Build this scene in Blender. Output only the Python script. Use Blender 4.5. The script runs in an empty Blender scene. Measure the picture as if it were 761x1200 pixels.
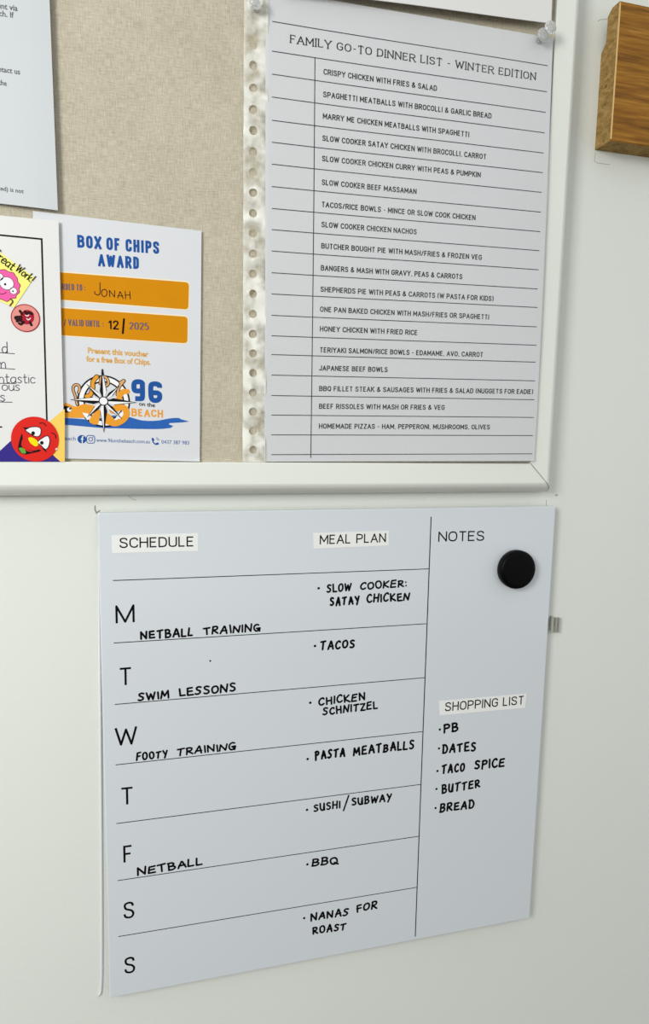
import bpy, bmesh, math, random
from mathutils import Matrix, Vector
random.seed(7)
C = bpy.context.scene
COL = C.collection
PI = math.pi
# ---------------------------------------------------------------- camera
# metres; x to the right along the wall, z up, the painted wall surface is y = 0, the room is y < 0
cd = bpy.data.cameras.new('camera'); cam = bpy.data.objects.new('camera', cd); COL.objects.link(cam)
cd.sensor_width = 36; cd.sensor_fit = 'AUTO'; cd.lens = 23.6938; cd.clip_start = .01
_r = Vector((0.966634, -0.255473, 0.018753)); _u = Vector((0.014928, 0.129263, 0.991498)); _f = Vector((0.255725, 0.958136, -0.128764))
cam.matrix_world = Matrix(((_r.x, _u.x, -_f.x, 0.031703), (_r.y, _u.y, -_f.y, -0.479717), (_r.z, _u.z, -_f.z, 0.061575), (0, 0, 0, 1)))
C.camera = cam
# ---------------------------------------------------------------- light
w = bpy.data.worlds.new('room_light'); C.world = w; w.use_nodes = True
wn = w.node_tree.nodes; wb = wn['Background']
wb.inputs[0].default_value = (.965, .99, 1.0, 1); wb.inputs[1].default_value = .72
def area(name, loc, target, size, power, col):
    l = bpy.data.lights.new(name, 'AREA'); l.shape = 'RECTANGLE'; l.size, l.size_y = size; l.energy = power; l.color = col
    o = bpy.data.objects.new(name, l); COL.objects.link(o); o.location = loc
    o.rotation_euler = (Vector(target) - Vector(loc)).to_track_quat('-Z', 'Y').to_euler()
    return o
area('window_light', (-.72, -.84, .40), (.1, 0, .0), (.34, .45), 9.6, (1, .995, .97))
C.view_settings.view_transform = 'Standard'; C.view_settings.look = 'None'
C.view_settings.gamma = 1; C.view_settings.use_curve_mapping = False
C.view_settings.exposure = 0.06

# ---------------------------------------------------------------- materials
def lin(h):
    h = h.lstrip('#'); v = [int(h[i:i+2], 16)/255 for i in (0, 2, 4)]
    return tuple((c/12.92 if c <= .04045 else ((c+.055)/1.055)**2.4) for c in v) + (1,)
def mat(name, col, rough=.6, metal=0, coat=0, noise=None, bump=None, emit=None, spec=.5):
    """noise=(scale, amount[, stretch xyz]) varies the colour, bump=(scale, strength, distance)"""
    m = bpy.data.materials.new(name); m.use_nodes = True; nt = m.node_tree; b = nt.nodes['Principled BSDF']
    b.inputs['Base Color'].default_value = lin(col); b.inputs['Roughness'].default_value = rough
    b.inputs['Metallic'].default_value = metal; b.inputs['Coat Weight'].default_value = coat; b.inputs['Coat Roughness'].default_value = .08
    b.inputs['Specular IOR Level'].default_value = spec
    tc = nt.nodes.new('ShaderNodeTexCoord')
    if noise:
        n = nt.nodes.new('ShaderNodeTexNoise'); n.inputs['Scale'].default_value = noise[0]; n.inputs['Detail'].default_value = 5
        nt.links.new(tc.outputs['Object'], n.inputs['Vector'])
        r = nt.nodes.new('ShaderNodeValToRGB'); c = lin(col); a = noise[1]
        r.color_ramp.elements[0].color = tuple(x*(1-a) for x in c[:3]) + (1,); r.color_ramp.elements[1].color = tuple(min(1, x*(1+a)) for x in c[:3]) + (1,)
        r.color_ramp.elements[0].position = .3; r.color_ramp.elements[1].position = .7
        nt.links.new(n.outputs[0], r.inputs[0]); nt.links.new(r.outputs[0], b.inputs['Base Color'])
    if bump:
        n = nt.nodes.new('ShaderNodeTexNoise'); n.inputs['Scale'].default_value = bump[0]; n.inputs['Detail'].default_value = 3
        nt.links.new(tc.outputs['Object'], n.inputs['Vector'])
        u = nt.nodes.new('ShaderNodeBump'); u.inputs['Strength'].default_value = bump[1]; u.inputs['Distance'].default_value = bump[2]
        nt.links.new(n.outputs[0], u.inputs['Height']); nt.links.new(u.outputs[0], b.inputs['Normal'])
    return m
M = {}
M['wall'] = mat('wall_paint', '#dee1d9', .55, noise=(3.5, .02), bump=(260, .25, .0006))
M['floor'] = mat('timber_floor', '#6f6254', .5, noise=(4, .1))
M['mark'] = mat('wall_mark', '#8f8c82', .8)
M['frame'] = mat('frame_white_lacquer', '#e4e7de', .32, noise=(8, .012))
M['joint'] = mat('mitre_gap', '#77756a', .8)
M['board'] = mat('whiteboard_enamel', '#d2d8dc', .22, coat=.25, noise=(2.5, .012), bump=(9, .05, .001))
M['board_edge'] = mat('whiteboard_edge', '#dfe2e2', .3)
M['ink'] = mat('marker_ink', '#050506', .6, spec=.1)
M['print'] = mat('black_print', '#0b0b0d', .6, spec=.1)
M['thin_print'] = mat('grey_black_print', '#26272c', .6, spec=.1)
M['list_print'] = mat('list_print', '#101013', .6, spec=.1)
M['tape'] = mat('label_tape', '#e9eae6', .6, bump=(900, .3, .0002))
M['magnet'] = mat('black_plastic', '#020202', .42, spec=.10)
M['list_paper'] = mat('list_paper', '#d3d5d6', .7, noise=(14, .012), bump=(12, .12, .002))
M['paper'] = mat('white_paper', '#dfdfdc', .75, noise=(9, .012), bump=(14, .15, .002))
M['letter_paper'] = mat('letter_paper', '#c6cbcd', .6, noise=(9, .012))
M['award_paper'] = mat('award_paper', '#d6d8db', .6, noise=(9, .012), bump=(20, .2, .002))
M['blue'] = mat('blue_print', '#1d5299', .5)
M['wave_blue'] = mat('wave_blue', '#2b60ad', .5, noise=(220, .08))
M['band'] = mat('orange_band_print', '#d08800', .6, spec=.2, noise=(60, .03))
M['band_edge'] = mat('pale_band_edge', '#efe3c4', .6)
M['band_text'] = mat('muted_purple_print', '#6a5a66', .6)
M['gold'] = mat('gold_print', '#d9a245', .6)
M['octopus'] = mat('octopus_orange', '#e79c2e', .6, noise=(120, .04))
M['tan'] = mat('tentacle_tan', '#d9a56b', .6)
M['white'] = mat('white_print', '#efefef', .6)
M['black'] = mat('black_artwork', '#0c0c10', .5)
M['pen'] = mat('ballpoint_ink', '#34344a', .6)
M['pen_brown'] = mat('brown_pen_ink', '#3c2012', .6)
M['purple'] = mat('purple_print', '#352a82', .55)
M['yellow_corner'] = mat('yellow_print', '#f3cc63', .6)
M['red'] = mat('glossy_red_sticker', '#d81d10', .35, spec=.25)
M['yellow'] = mat('yellow_sticker', '#f2ee7e', .5)
M['pink'] = mat('pink_print', '#ea5fa3', .5)
M['brown'] = mat('brown_print', '#6b4a2a', .6)
M['nose'] = mat('nose_yellow', '#f2de10', .4)
M['green'] = mat('tongue_green', '#62a83a', .4)
M['dot'] = mat('salmon_sticker', '#dd8f86', .5)
M['berry'] = mat('berry_red', '#a3162a', .5)
M['berry_dark'] = mat('berry_dark', '#26090b', .5)
M['hl'] = mat('red_highlight', '#f3e8e6', .3)
M['grey_text'] = mat('grey_print', '#5e6268', .6)
M['steel'] = mat('pin_steel', '#b8b8b8', .25, metal=1)

def fabric_mat():
    m = bpy.data.materials.new('linen_fabric'); m.use_nodes = True; nt = m.node_tree; b = nt.nodes['Principled BSDF']; N = nt.nodes.new; L = nt.links.new
    b.inputs['Roughness'].default_value = .95; b.inputs['Specular IOR Level'].default_value = .1
    tc = N('ShaderNodeTexCoord'); outs = []
    for sc in ((170, 1, 1500), (1500, 1, 170)):
        mp = N('ShaderNodeMapping'); mp.inputs['Scale'].default_value = sc; L(tc.outputs['Object'], mp.inputs['Vector'])
        n = N('ShaderNodeTexNoise'); n.inputs['Scale'].default_value = 1; n.inputs['Detail'].default_value = 3; L(mp.outputs[0], n.inputs['Vector']); outs.append(n)
    mx = N('ShaderNodeMath'); mx.operation = 'ADD'; L(outs[0].outputs[0], mx.inputs[0]); L(outs[1].outputs[0], mx.inputs[1])
    big = N('ShaderNodeTexNoise'); big.inputs['Scale'].default_value = 40; L(tc.outputs['Object'], big.inputs['Vector'])
    m2 = N('ShaderNodeMath'); m2.operation = 'MULTIPLY_ADD'; L(big.outputs[0], m2.inputs[0]); m2.inputs[1].default_value = .35; L(mx.outputs[0], m2.inputs[2])
    r = N('ShaderNodeValToRGB'); r.color_ramp.elements[0].position = .85/1.5*1.0; r.color_ramp.elements[1].position = 1.0
    md = N('ShaderNodeMath'); md.operation = 'MULTIPLY'; md.inputs[1].default_value = 1/1.5; L(m2.outputs[0], md.inputs[0])
    r.color_ramp.elements[0].color = lin('#aca48f'); r.color_ramp.elements[1].color = lin('#d0c8b4')
    L(md.outputs[0], r.inputs[0]); L(r.outputs[0], b.inputs['Base Color'])
    u = N('ShaderNodeBump'); u.inputs['Strength'].default_value = .6; u.inputs['Distance'].default_value = .0005; L(m2.outputs[0], u.inputs['Height']); L(u.outputs[0], b.inputs['Normal'])
    return m
M['tab_dark'] = mat('grey_clear_plastic', '#a9aaa2', .3)
M['fabric'] = fabric_mat()
def wood_mat(name, stops, scale, bumpd, rough=.5):
    m = bpy.data.materials.new(name); m.use_nodes = True; nt = m.node_tree; b = nt.nodes['Principled BSDF']; N = nt.nodes.new; L = nt.links.new
    b.inputs['Roughness'].default_value = rough; b.inputs['Specular IOR Level'].default_value = .25
    tc = N('ShaderNodeTexCoord'); fac = None
    mp = N('ShaderNodeMapping'); mp.inputs['Scale'].default_value = scale; L(tc.outputs['Object'], mp.inputs['Vector'])
    n = N('ShaderNodeTexNoise'); n.inputs['Scale'].default_value = 1; n.inputs['Detail'].default_value = 6; n.inputs['Distortion'].default_value = .6; L(mp.outputs[0], n.inputs['Vector'])
    mp2 = N('ShaderNodeMapping'); mp2.inputs['Scale'].default_value = tuple(s*5 for s in scale); L(tc.outputs['Object'], mp2.inputs['Vector'])
    n2 = N('ShaderNodeTexNoise'); n2.inputs['Scale'].default_value = 1; n2.inputs['Detail'].default_value = 3; L(mp2.outputs[0], n2.inputs['Vector'])
    a = N('ShaderNodeMath'); a.operation = 'MULTIPLY_ADD'; a.inputs[1].default_value = .45; L(n2.outputs[0], a.inputs[0])
    s = N('ShaderNodeMath'); s.operation = 'MULTIPLY'; s.inputs[1].default_value = .55; L(n.outputs[0], s.inputs[0]); L(s.outputs[0], a.inputs[2])
    r = N('ShaderNodeValToRGB'); e = r.color_ramp.elements; e[0].position, e[0].color = stops[0][0], lin(stops[0][1]); e[1].position, e[1].color = stops[-1][0], lin(stops[-1][1])
    for p, c in stops[1:-1]:
        x = e.new(p); x.color = lin(c)
    L(a.outputs[0], r.inputs[0]); L(r.outputs[0], b.inputs['Base Color'])
    u = N('ShaderNodeBump'); u.inputs['Strength'].default_value = .35; u.inputs['Distance'].default_value = bumpd; L(a.outputs[0], u.inputs['Height']); L(u.outputs[0], b.inputs['Normal'])
    return m
M['oak'] = wood_mat('oak_front', [(.34, '#623b06'), (.46, '#80530f'), (.56, '#946418'), (.70, '#ad7c30')], (9, 60, 150), .0003)
M['oak_end'] = wood_mat('oak_end_grain', [(.33, '#705527'), (.5, '#967843'), (.66, '#b0905c')], (160, 160, 260), .0003, .8)
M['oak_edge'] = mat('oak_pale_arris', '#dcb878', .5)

for k_ in 'blue wave_blue band band_edge band_text gold octopus tan white black pen pen_brown purple yellow_corner yellow pink brown nose green dot berry berry_dark grey_text'.split():
    M[k_].node_tree.nodes['Principled BSDF'].inputs['Specular IOR Level'].default_value = .12
def clear_mat(name, tint, haze, streak_scale, streak_lo, streak_hi, rough=.12, bumpd=.0008, bscale=70, gloss=.035):
    """thin clear plastic film: mostly see-through, with glossy wrinkles and a milky part"""
    m = bpy.data.materials.new(name); m.use_nodes = True; nt = m.node_tree; N = nt.nodes.new; L = nt.links.new
    for x in list(nt.nodes):
        if x.type != 'OUTPUT_MATERIAL': nt.nodes.remove(x)
    out = [x for x in nt.nodes if x.type == 'OUTPUT_MATERIAL'][0]
    tr = N('ShaderNodeBsdfTransparent'); tr.inputs[0].default_value = lin(tint)
    gl = N('ShaderNodeBsdfGlossy'); gl.inputs['Roughness'].default_value = rough
    df = N('ShaderNodeBsdfDiffuse'); df.inputs[0].default_value = lin('#f4f4ea')
    tc = N('ShaderNodeTexCoord')
    n = N('ShaderNodeTexNoise'); n.inputs['Scale'].default_value = bscale; n.inputs['Detail'].default_value = 3; L(tc.outputs['Object'], n.inputs['Vector'])
    u = N('ShaderNodeBump'); u.inputs['Strength'].default_value = .8; u.inputs['Distance'].default_value = bumpd; L(n.outputs[0], u.inputs['Height']); L(u.outputs[0], gl.inputs['Normal'])
    n2 = N('ShaderNodeTexNoise'); n2.inputs['Scale'].default_value = streak_scale; n2.inputs['Detail'].default_value = 2; L(tc.outputs['Object'], n2.inputs['Vector'])
    mr = N('ShaderNodeMapRange'); mr.inputs[1].default_value = streak_lo; mr.inputs[2].default_value = streak_hi; mr.inputs[3].default_value = 0; mr.inputs[4].default_value = haze; L(n2.outputs[0], mr.inputs[0])
    m1 = N('ShaderNodeMixShader'); L(mr.outputs[0], m1.inputs[0]); L(tr.outputs[0], m1.inputs[1]); L(df.outputs[0], m1.inputs[2])
    lw = N('ShaderNodeLayerWeight'); L(u.outputs[0], lw.inputs['Normal']); pw = N('ShaderNodeMath'); pw.operation = 'POWER'; pw.inputs[1].default_value = 4; L(lw.outputs['Facing'], pw.inputs[0])
    fr = N('ShaderNodeMath'); fr.operation = 'MULTIPLY_ADD'; fr.inputs[1].default_value = .5; fr.inputs[2].default_value = gloss; L(pw.outputs[0], fr.inputs[0])
    m2 = N('ShaderNodeMixShader'); L(fr.outputs[0], m2.inputs[0]); L(m1.outputs[0], m2.inputs[1]); L(gl.outputs[0], m2.inputs[2])
    L(m2.outputs[0], out.inputs[0])
    return m
M['film'] = clear_mat('clear_sleeve_film', '#ffffff', .05, 25, .5, .75, .16, .0008, 22, .06)
M['strip'] = clear_mat('milky_punched_strip', '#f8f7f0', .85, 90, .22, .60, .2, .0006, 60, .06)
M['pin'] = mat('clear_pin_plastic', '#f7f9f7', .06)
_b = M['pin'].node_tree.nodes['Principled BSDF']; _b.inputs['Transmission Weight'].default_value = .75; _b.inputs['IOR'].default_value = 1.45
M['tab'] = clear_mat('clear_tab_plastic', '#f2f2ee', .4, 60, .3, .6, .1)

# ---------------------------------------------------------------- surfaces: distance off the wall at (x, z)
#BEGIN SURF
def sstep(a, b, x):
    t = max(0., min(1., (x-a)/(b-a))); return t*t*(3-2*t)
BT = [0, 0]
def surf(s, x, z):
    if s == 'W': return 0.
    if s == 'B': return .008
    if s == 'K': return .014
    if s == 'F': return .0175
    if s == 'L':      # dinner list in its sleeve: nearly flat, slightly bowed towards the top
        return .0162 + .0032*sstep(.12, .335, x) + .0014*math.sin(max(0, min(1, (z-.03)/.3))*PI)*1.0
    if s == 'U': return .0212 + .0015*sstep(.30, .2, x)
    if s == 'T':      # letter, folded once near the top
        fold = .312 + (x+.07)*-.10
        return .0168 + .07*max(0., z-fold) + .0012*sstep(-.06, -.025, x)
    if s == 'A':      # award sheet, lower right corner bent forward along a crease
        c = (x - (.0465)) - (z - .0395)
        return .0156 + .14*max(0., (c-.0215)*.7071)
    if s == 'C': return .0178
    return float(s)/10000.
#END SURF

# ---------------------------------------------------------------- builders
def obj(name, verts, faces, material, parent=None, label=None, smooth=False):
    me = bpy.data.meshes.new(name); me.from_pydata(verts, [], faces); me.update()
    if isinstance(material, (list, tuple)):
        for m in material: me.materials.append(M[m])
    else: me.materials.append(M[material])
    if smooth:
        for p in me.polygons: p.use_smooth = True
    o = bpy.data.objects.new(name, me); COL.objects.link(o)
    if parent is not None:
        o.parent = parent; o.matrix_parent_inverse = Matrix.Identity(4)
        o.location = Vector((0, 0, 0)) - world_loc(parent)
    if label: o['label'] = label
    return o
def world_loc(o):
    v = o.location.copy()
    while o.parent is not None: o = o.parent; v += o.location
    return v
def thing(name, label, cat, loc, group=None):
    o = bpy.data.objects.new(name, None); COL.objects.link(o); o.location = loc; o.empty_display_size = .01
    o['label'] = label; o['category'] = cat
    if group: o['group'] = group
    return o

def poly_area(p): return .5*sum(p[i][0]*p[(i+1) % len(p)][1]-p[(i+1) % len(p)][0]*p[i][1] for i in range(len(p)))
class Flat:
    """flat print lying on a named surface: polygons and pen strokes in (x, z), lifted onto the surface"""
    def __init__(s, surface, lift=.00008): s.v = []; s.f = []; s.s = surface; s.l = lift; s.raw = False
    def pt(s, p):
        s.v.append((p[0], -(surf(s.s, p[0], p[1]) + s.l), p[1])); return len(s.v)-1
    def face(s, ps): s.f.append([s.pt(p) for p in ps])
    def poly(s, ps):
        ps = list(ps)
        from mathutils.geometry import tessellate_polygon
        tri = tessellate_polygon([[Vector((p[0], p[1], 0)) for p in ps]]); idx = [s.pt(p) for p in ps]
        for t in tri:
            a, b, c = (ps[i] for i in t)
            cr = (b[0]-a[0])*(c[1]-a[1])-(b[1]-a[1])*(c[0]-a[0])
            s.f.append([idx[i] for i in (t if cr > 0 else t[::-1])])
    def stroke(s, ps, wd, cap=True, closed=False):
        q = [ps[0]]
        for p in ps[1:]:
            if math.dist(p, q[-1]) > 1e-6: q.append(p)
        if closed and math.dist(q[0], q[-1]) < 1e-6: q.pop()
        if len(q) < 2:
            c = q[0]; h = (wd(0, 1) if callable(wd) else wd)/2
            s.poly([(c[0]+h*math.cos(k*PI/6), c[1]+h*math.sin(k*PI/6)) for k in range(12)]); return
        if not closed and len(q) > 2:      # cut at sharp corners so every arm keeps its full width
            parts = [[q[0]]]; cut = False
            for i in range(1, len(q)-1):
                a0 = math.atan2(q[i][1]-q[i-1][1], q[i][0]-q[i-1][0]); a1 = math.atan2(q[i+1][1]-q[i][1], q[i+1][0]-q[i][0])
                tn = abs((a1-a0+PI) % (2*PI)-PI); parts[-1].append(q[i])
                if tn > 1.0:
                    cut = True
                    h = min((wd(math.cos(a0), math.sin(a0)) if callable(wd) else wd), (wd(math.cos(a1), math.sin(a1)) if callable(wd) else wd))/2
                    parts.append([q[i]])
                    if tn < 1.95 and not cap:
                        parts[-2][-1] = (q[i][0]+h*math.cos(a0), q[i][1]+h*math.sin(a0)); parts[-1][0] = (q[i][0]-h*math.cos(a1), q[i][1]-h*math.sin(a1))
                    else: s.f.append([s.pt((q[i][0]+h*math.cos(k*PI/6), q[i][1]+h*math.sin(k*PI/6))) for k in range(12)])
            if cut:
                parts[-1].append(q[-1])
                for p_ in parts: s.stroke(p_, wd, cap=cap)
                return
        n = len(q); L_ = []; R_ = []
        dirs = []
        for i in range(n if closed else n-1):
            a = q[i]; b = q[(i+1) % n]; d = math.dist(a, b); dirs.append(((b[0]-a[0])/d, (b[1]-a[1])/d))
        for i in range(n):
            if closed: d0 = dirs[i-1]; d1 = dirs[i]
            else: d0 = dirs[max(0, i-1)]; d1 = dirs[min(n-2, i)]
            tx, ty = d0[0]+d1[0], d0[1]+d1[1]; l = math.hypot(tx, ty)
            if l < 1e-6: tx, ty = d1; l = 1
            tx /= l; ty /= l; nx, ny = -ty, tx
            cosv = max(.55, nx*(-d1[1])+ny*d1[0])
            w_ = (wd(tx, ty) if callable(wd) else wd)/2/cosv
            L_.append((q[i][0]+nx*w_, q[i][1]+ny*w_)); R_.append((q[i][0]-nx*w_, q[i][1]-ny*w_))
        li = [s.pt(p) for p in L_]; ri = [s.pt(p) for p in R_]
        for i in range(n if closed else n-1):
            j = (i+1) % n; s.f.append((li[i], ri[i], ri[j], li[j], 'q'))
        if cap and not closed:
            for c, h in ((q[0], math.dist(L_[0], R_[0])/2), (q[-1], math.dist(L_[-1], R_[-1])/2)):
                s.f.append([s.pt((c[0]+h*math.cos(k*PI/6), c[1]+h*math.sin(k*PI/6))) for k in range(12)])
    def build(s, name, material, parent, label=None):
        # merge overlapping pieces of print into one clean sheet of triangles
        if s.raw: return obj(name, s.v, s.f, material, parent, label)
        from mathutils.geometry import delaunay_2d_cdt
        K = 1000.; vs = [Vector((v[0]*K, v[2]*K)) for v in s.v]; fs = []
        for f in s.f:
            if f[-1] == 'q':
                f = f[:4]; c = sum((vs[i] for i in f), Vector((0, 0)))/4; f = sorted(f, key=lambda i: math.atan2(vs[i].y-c.y, vs[i].x-c.x))
            a = poly_area([(vs[i].x, vs[i].y) for i in f])
            if abs(a) > 1e-9: fs.append(list(f) if a > 0 else list(f)[::-1])
        nv, _, nf, _, _, of = delaunay_2d_cdt(vs, [], fs, 0, 1e-6)
        v2 = [(v.x/K, -(surf(s.s, v.x/K, v.y/K)+s.l), v.y/K) for v in nv]
        f2 = [tuple(f) if poly_area([(nv[i].x, nv[i].y) for i in f]) > 0 else tuple(f)[::-1] for f, o in zip(nf, of) if o]
        return obj(name, v2, f2, material, parent, label)

def spline(pts, closed=False, n=6):
    """Catmull-Rom through pts"""
    out = []; m = len(pts)
    if m < 3: return list(pts)
    g = lambda i: pts[i % m] if closed else pts[max(0, min(m-1, i))]
    for i in range(m if closed else m-1):
        p0, p1, p2, p3 = g(i-1), g(i), g(i+1), g(i+2)
        for k in range(n):
            t = k/n
            out.append(tuple(.5*((2*p1[j])+(-p0[j]+p2[j])*t+(2*p0[j]-5*p1[j]+4*p2[j]-p3[j])*t*t+(-p0[j]+3*p1[j]-3*p2[j]+p3[j])*t**3) for j in (0, 1)))
    if not closed: out.append(tuple(pts[-1]))
    return out
def ell(c, rx, ry, n=28, a0=0, a1=2*PI, rot=0):
    full = abs(a1-a0-2*PI) < 1e-6; out = []
    for k in range(n if full else n+1):
        a = a0+(a1-a0)*k/n; x = rx*math.cos(a); y = ry*math.sin(a)
        out.append((c[0]+x*math.cos(rot)-y*math.sin(rot), c[1]+x*math.sin(rot)+y*math.cos(rot)))
    return out


# stroke alphabet: width, strokes; '!' marks a corner, strokes of curved runs are splined
GL = {
'A': (.60, '0,0! .3,1! .6,0!|.1,.33! .5,.33!'), 'B': (.54, '0,0! 0,1! .3,1! .48,.9 .5,.77 .46,.6 .3,.54! 0,.54!|.3,.54! .5,.46 .54,.27 .5,.08 .3,0! 0,0!'),
'C': (.54, '.54,.72! .5,.92 .28,1 .06,.86 0,.5 .06,.14 .28,0 .5,.08 .54,.28!'), 'D': (.54, '0,0! 0,1! .24,1! .46,.9 .54,.5 .46,.1 .24,0! 0,0!'),
'E': (.46, '.46,1! 0,1! 0,0! .46,0!|0,.53! .4,.53!'), 'F': (.45, '.45,1! 0,1! 0,0!|0,.5! .38,.5!'),
'G': (.56, '.54,.74! .5,.92 .28,1 .06,.86 0,.5 .06,.14 .28,0 .46,.05 .55,.2! .55,.47! .3,.47!'), 'H': (.54, '0,0! 0,1!|.54,0! .54,1!|0,.52! .54,.52!'),
'I': (.02, '.01,0! .01,1!'), 'J': (.4, '.4,1! .4,.25! .35,.05 .2,0 .03,.06 0,.26!'), 'K': (.54, '0,0! 0,1!|.5,1! 0,.42!|.16,.6! .54,0!'),
'L': (.42, '0,1! 0,0! .42,0!'), 'M': (.68, '0,0! 0,1! .34,.25! .68,1! .68,0!'), 'N': (.56, '0,0! 0,1! .56,0! .56,1!'),
'O': (.58, '@.29,1 .06,.86 0,.5 .06,.14 .29,0 .52,.14 .58,.5 .52,.86'), 'P': (.52, '0,0! 0,1! .28,1! .48,.9 .52,.72 .48,.54 .28,.45! 0,.45!'),
'Q': (.58, '@.29,1 .06,.86 0,.5 .06,.14 .29,0 .52,.14 .58,.5 .52,.86|.34,.24! .58,-.04!'), 'R': (.54, '0,0! 0,1! .28,1! .48,.9 .52,.74 .48,.57 .28,.48! 0,.48!|.28,.48! .54,0!'),
'S': (.52, '.49,.76! .44,.94 .26,1 .06,.92 .03,.74 .12,.58 .4,.46 .51,.26 .44,.06 .26,0 .06,.07 0,.26!'), 'T': (.52, '0,1! .52,1!|.26,1! .26,0!'),
'U': (.54, '0,1! 0,.28! .06,.07 .27,0 .48,.07 .54,.28! .54,1!'), 'V': (.58, '0,1! .29,0! .58,1!'), 'W': (.84, '0,1! .2,0! .42,.92! .64,0! .84,1!'),
'X': (.54, '0,1! .54,0!|0,0! .54,1!'), 'Y': (.56, '0,1! .28,.48! .56,1!|.28,.48! .28,0!'), 'Z': (.5, '0,1! .5,1! 0,0! .5,0!'),
'&': (.6, '.6,0! .16,.66 .12,.85 .26,1 .4,.88 .36,.7 .06,.42 0,.2 .1,.02 .28,0 .5,.2 .58,.45!'), '-': (.26, '0,.45! .26,.45!'), ',': (.06, '.05,.06! .05,-.02! 0,-.16!'),
'.': (.04, '.02,.03!'), ':': (.04, '.02,.12!|.02,.62!'), '/': (.34, '0,-.06! .34,1.04!'), '(': (.16, '.16,1.1! .02,.8 .02,.2 .16,-.1!'), ')': (.16, '0,1.1! .14,.8 .14,.2 0,-.1!'),
'!': (.1, '.1,1! .06,.3!|.02,.04!'), '0': (.5, '@.25,1 .05,.86 0,.5 .05,.14 .25,0 .45,.14 .5,.5 .45,.86'), '1': (.22, '0,.8! .18,1! .18,0!'),
'2': (.48, '.02,.78! .08,.94 .25,1 .42,.92 .45,.74 .36,.52! 0,0! .48,0!'), '3': (.46, '.02,.88 .22,1 .42,.9 .42,.64 .2,.54! .44,.42 .46,.16 .22,0 0,.12!'),
'5': (.46, '.42,1! .06,1! .03,.56! .24,.62 .44,.5 .46,.22 .3,.02 .12,.01 0,.14!'),
'6': (.48, '.42,.9 .22,1 .04,.8 0,.4 .06,.08 .24,0 .44,.1 .48,.32 .42,.54 .22,.6 .02,.42!'), '9': (.48, '.06,.1 .26,0 .44,.2 .48,.6 .42,.92 .24,1 .04,.9 0,.68 .06,.46 .26,.4 .46,.58!'),
' ': (.40, ''), '`': (.1, ''),
'a': (.48, '.44,.52! .2,.56 .02,.4 .02,.12 .18,0 .36,.1 .44,.3! .44,.52! .44,.1 .5,0!'), 'c': (.4, '.4,.46! .22,.56 .03,.42 .02,.14 .2,0 .4,.08!'), 'd': (.48, '.42,.5! .2,.56 .02,.4 .02,.12 .2,0 .38,.1 .44,.3! .44,1! .44,0!'),
'e': (.42, '.03,.3! .4,.34 .36,.54 .18,.58 .02,.36 .06,.06 .24,0 .42,.1!'), 'h': (.42, '0,1! 0,0!|0,.34! .16,.54 .36,.48 .4,.3! .4,0!'), 'i': (.04, '.02,.54! .02,0!|.02,.74!'),
'k': (.4, '0,1! 0,0!|.34,.56! .02,.24! .4,0!'), 'm': (.7, '0,.54! 0,0!|0,.3! .12,.54 .28,.5 .32,.3! .32,0!|.32,.3! .46,.54 .62,.5 .66,.3! .68,0!'), 'n': (.42, '0,.54! 0,0!|0,.3! .14,.54 .34,.5 .4,.3! .4,0!'),
'o': (.46, '@.22,.56 .02,.42 .02,.12 .22,0 .42,.12 .44,.42'), 'r': (.3, '0,.54! .02,0!|.02,.3! .12,.5 .3,.54!'), 's': (.36, '.34,.5! .16,.58 .03,.44 .18,.3 .34,.16 .18,0 0,.06!'),
't': (.34, '.14,.84! .14,.1 .24,0 .34,.06!|0,.56! .32,.58!'), 'u': (.42, '0,.54! 0,.16! .12,0 .3,.04 .4,.24! .4,.54! .42,0!'),
}
BOLD = dict(GL); BOLD.update({'O': (.46, '@.23,1 .04,.91 0,.7 0,.3 .04,.09 .23,0 .42,.09 .46,.3 .46,.7 .42,.91'), 'C': (.44, '.44,.66! .44,.8 .4,.95 .22,1 .04,.93 0,.75 0,.25 .04,.07 .22,0 .4,.05 .44,.2 .44,.34!'),
'D': (.44, '0,0! 0,1! .2,1! .4,.92 .44,.7 .44,.3 .4,.08 .2,0! 0,0!'), 'H': (.44, '0,0! 0,1!|.44,0! .44,1!|0,.5! .44,.5!'), 'P': (.44, '0,0! 0,1! .22,1! .4,.93 .44,.74 .4,.54 .22,.47! 0,.47!'), 'M': (.68, '0,0! 0,1! .34,0! .68,1! .68,0!'),
'S': (.44, '.44,.7! .42,.92 .22,1 .03,.93 .01,.74 .1,.58 .35,.44 .44,.26 .41,.07 .22,0 .03,.08 0,.3!'), 'N': (.46, '0,0! 0,1! .46,0! .46,1!'), 'E': (.38, '.38,1! 0,1! 0,0! .38,0!|0,.52! .34,.52!')})
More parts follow.
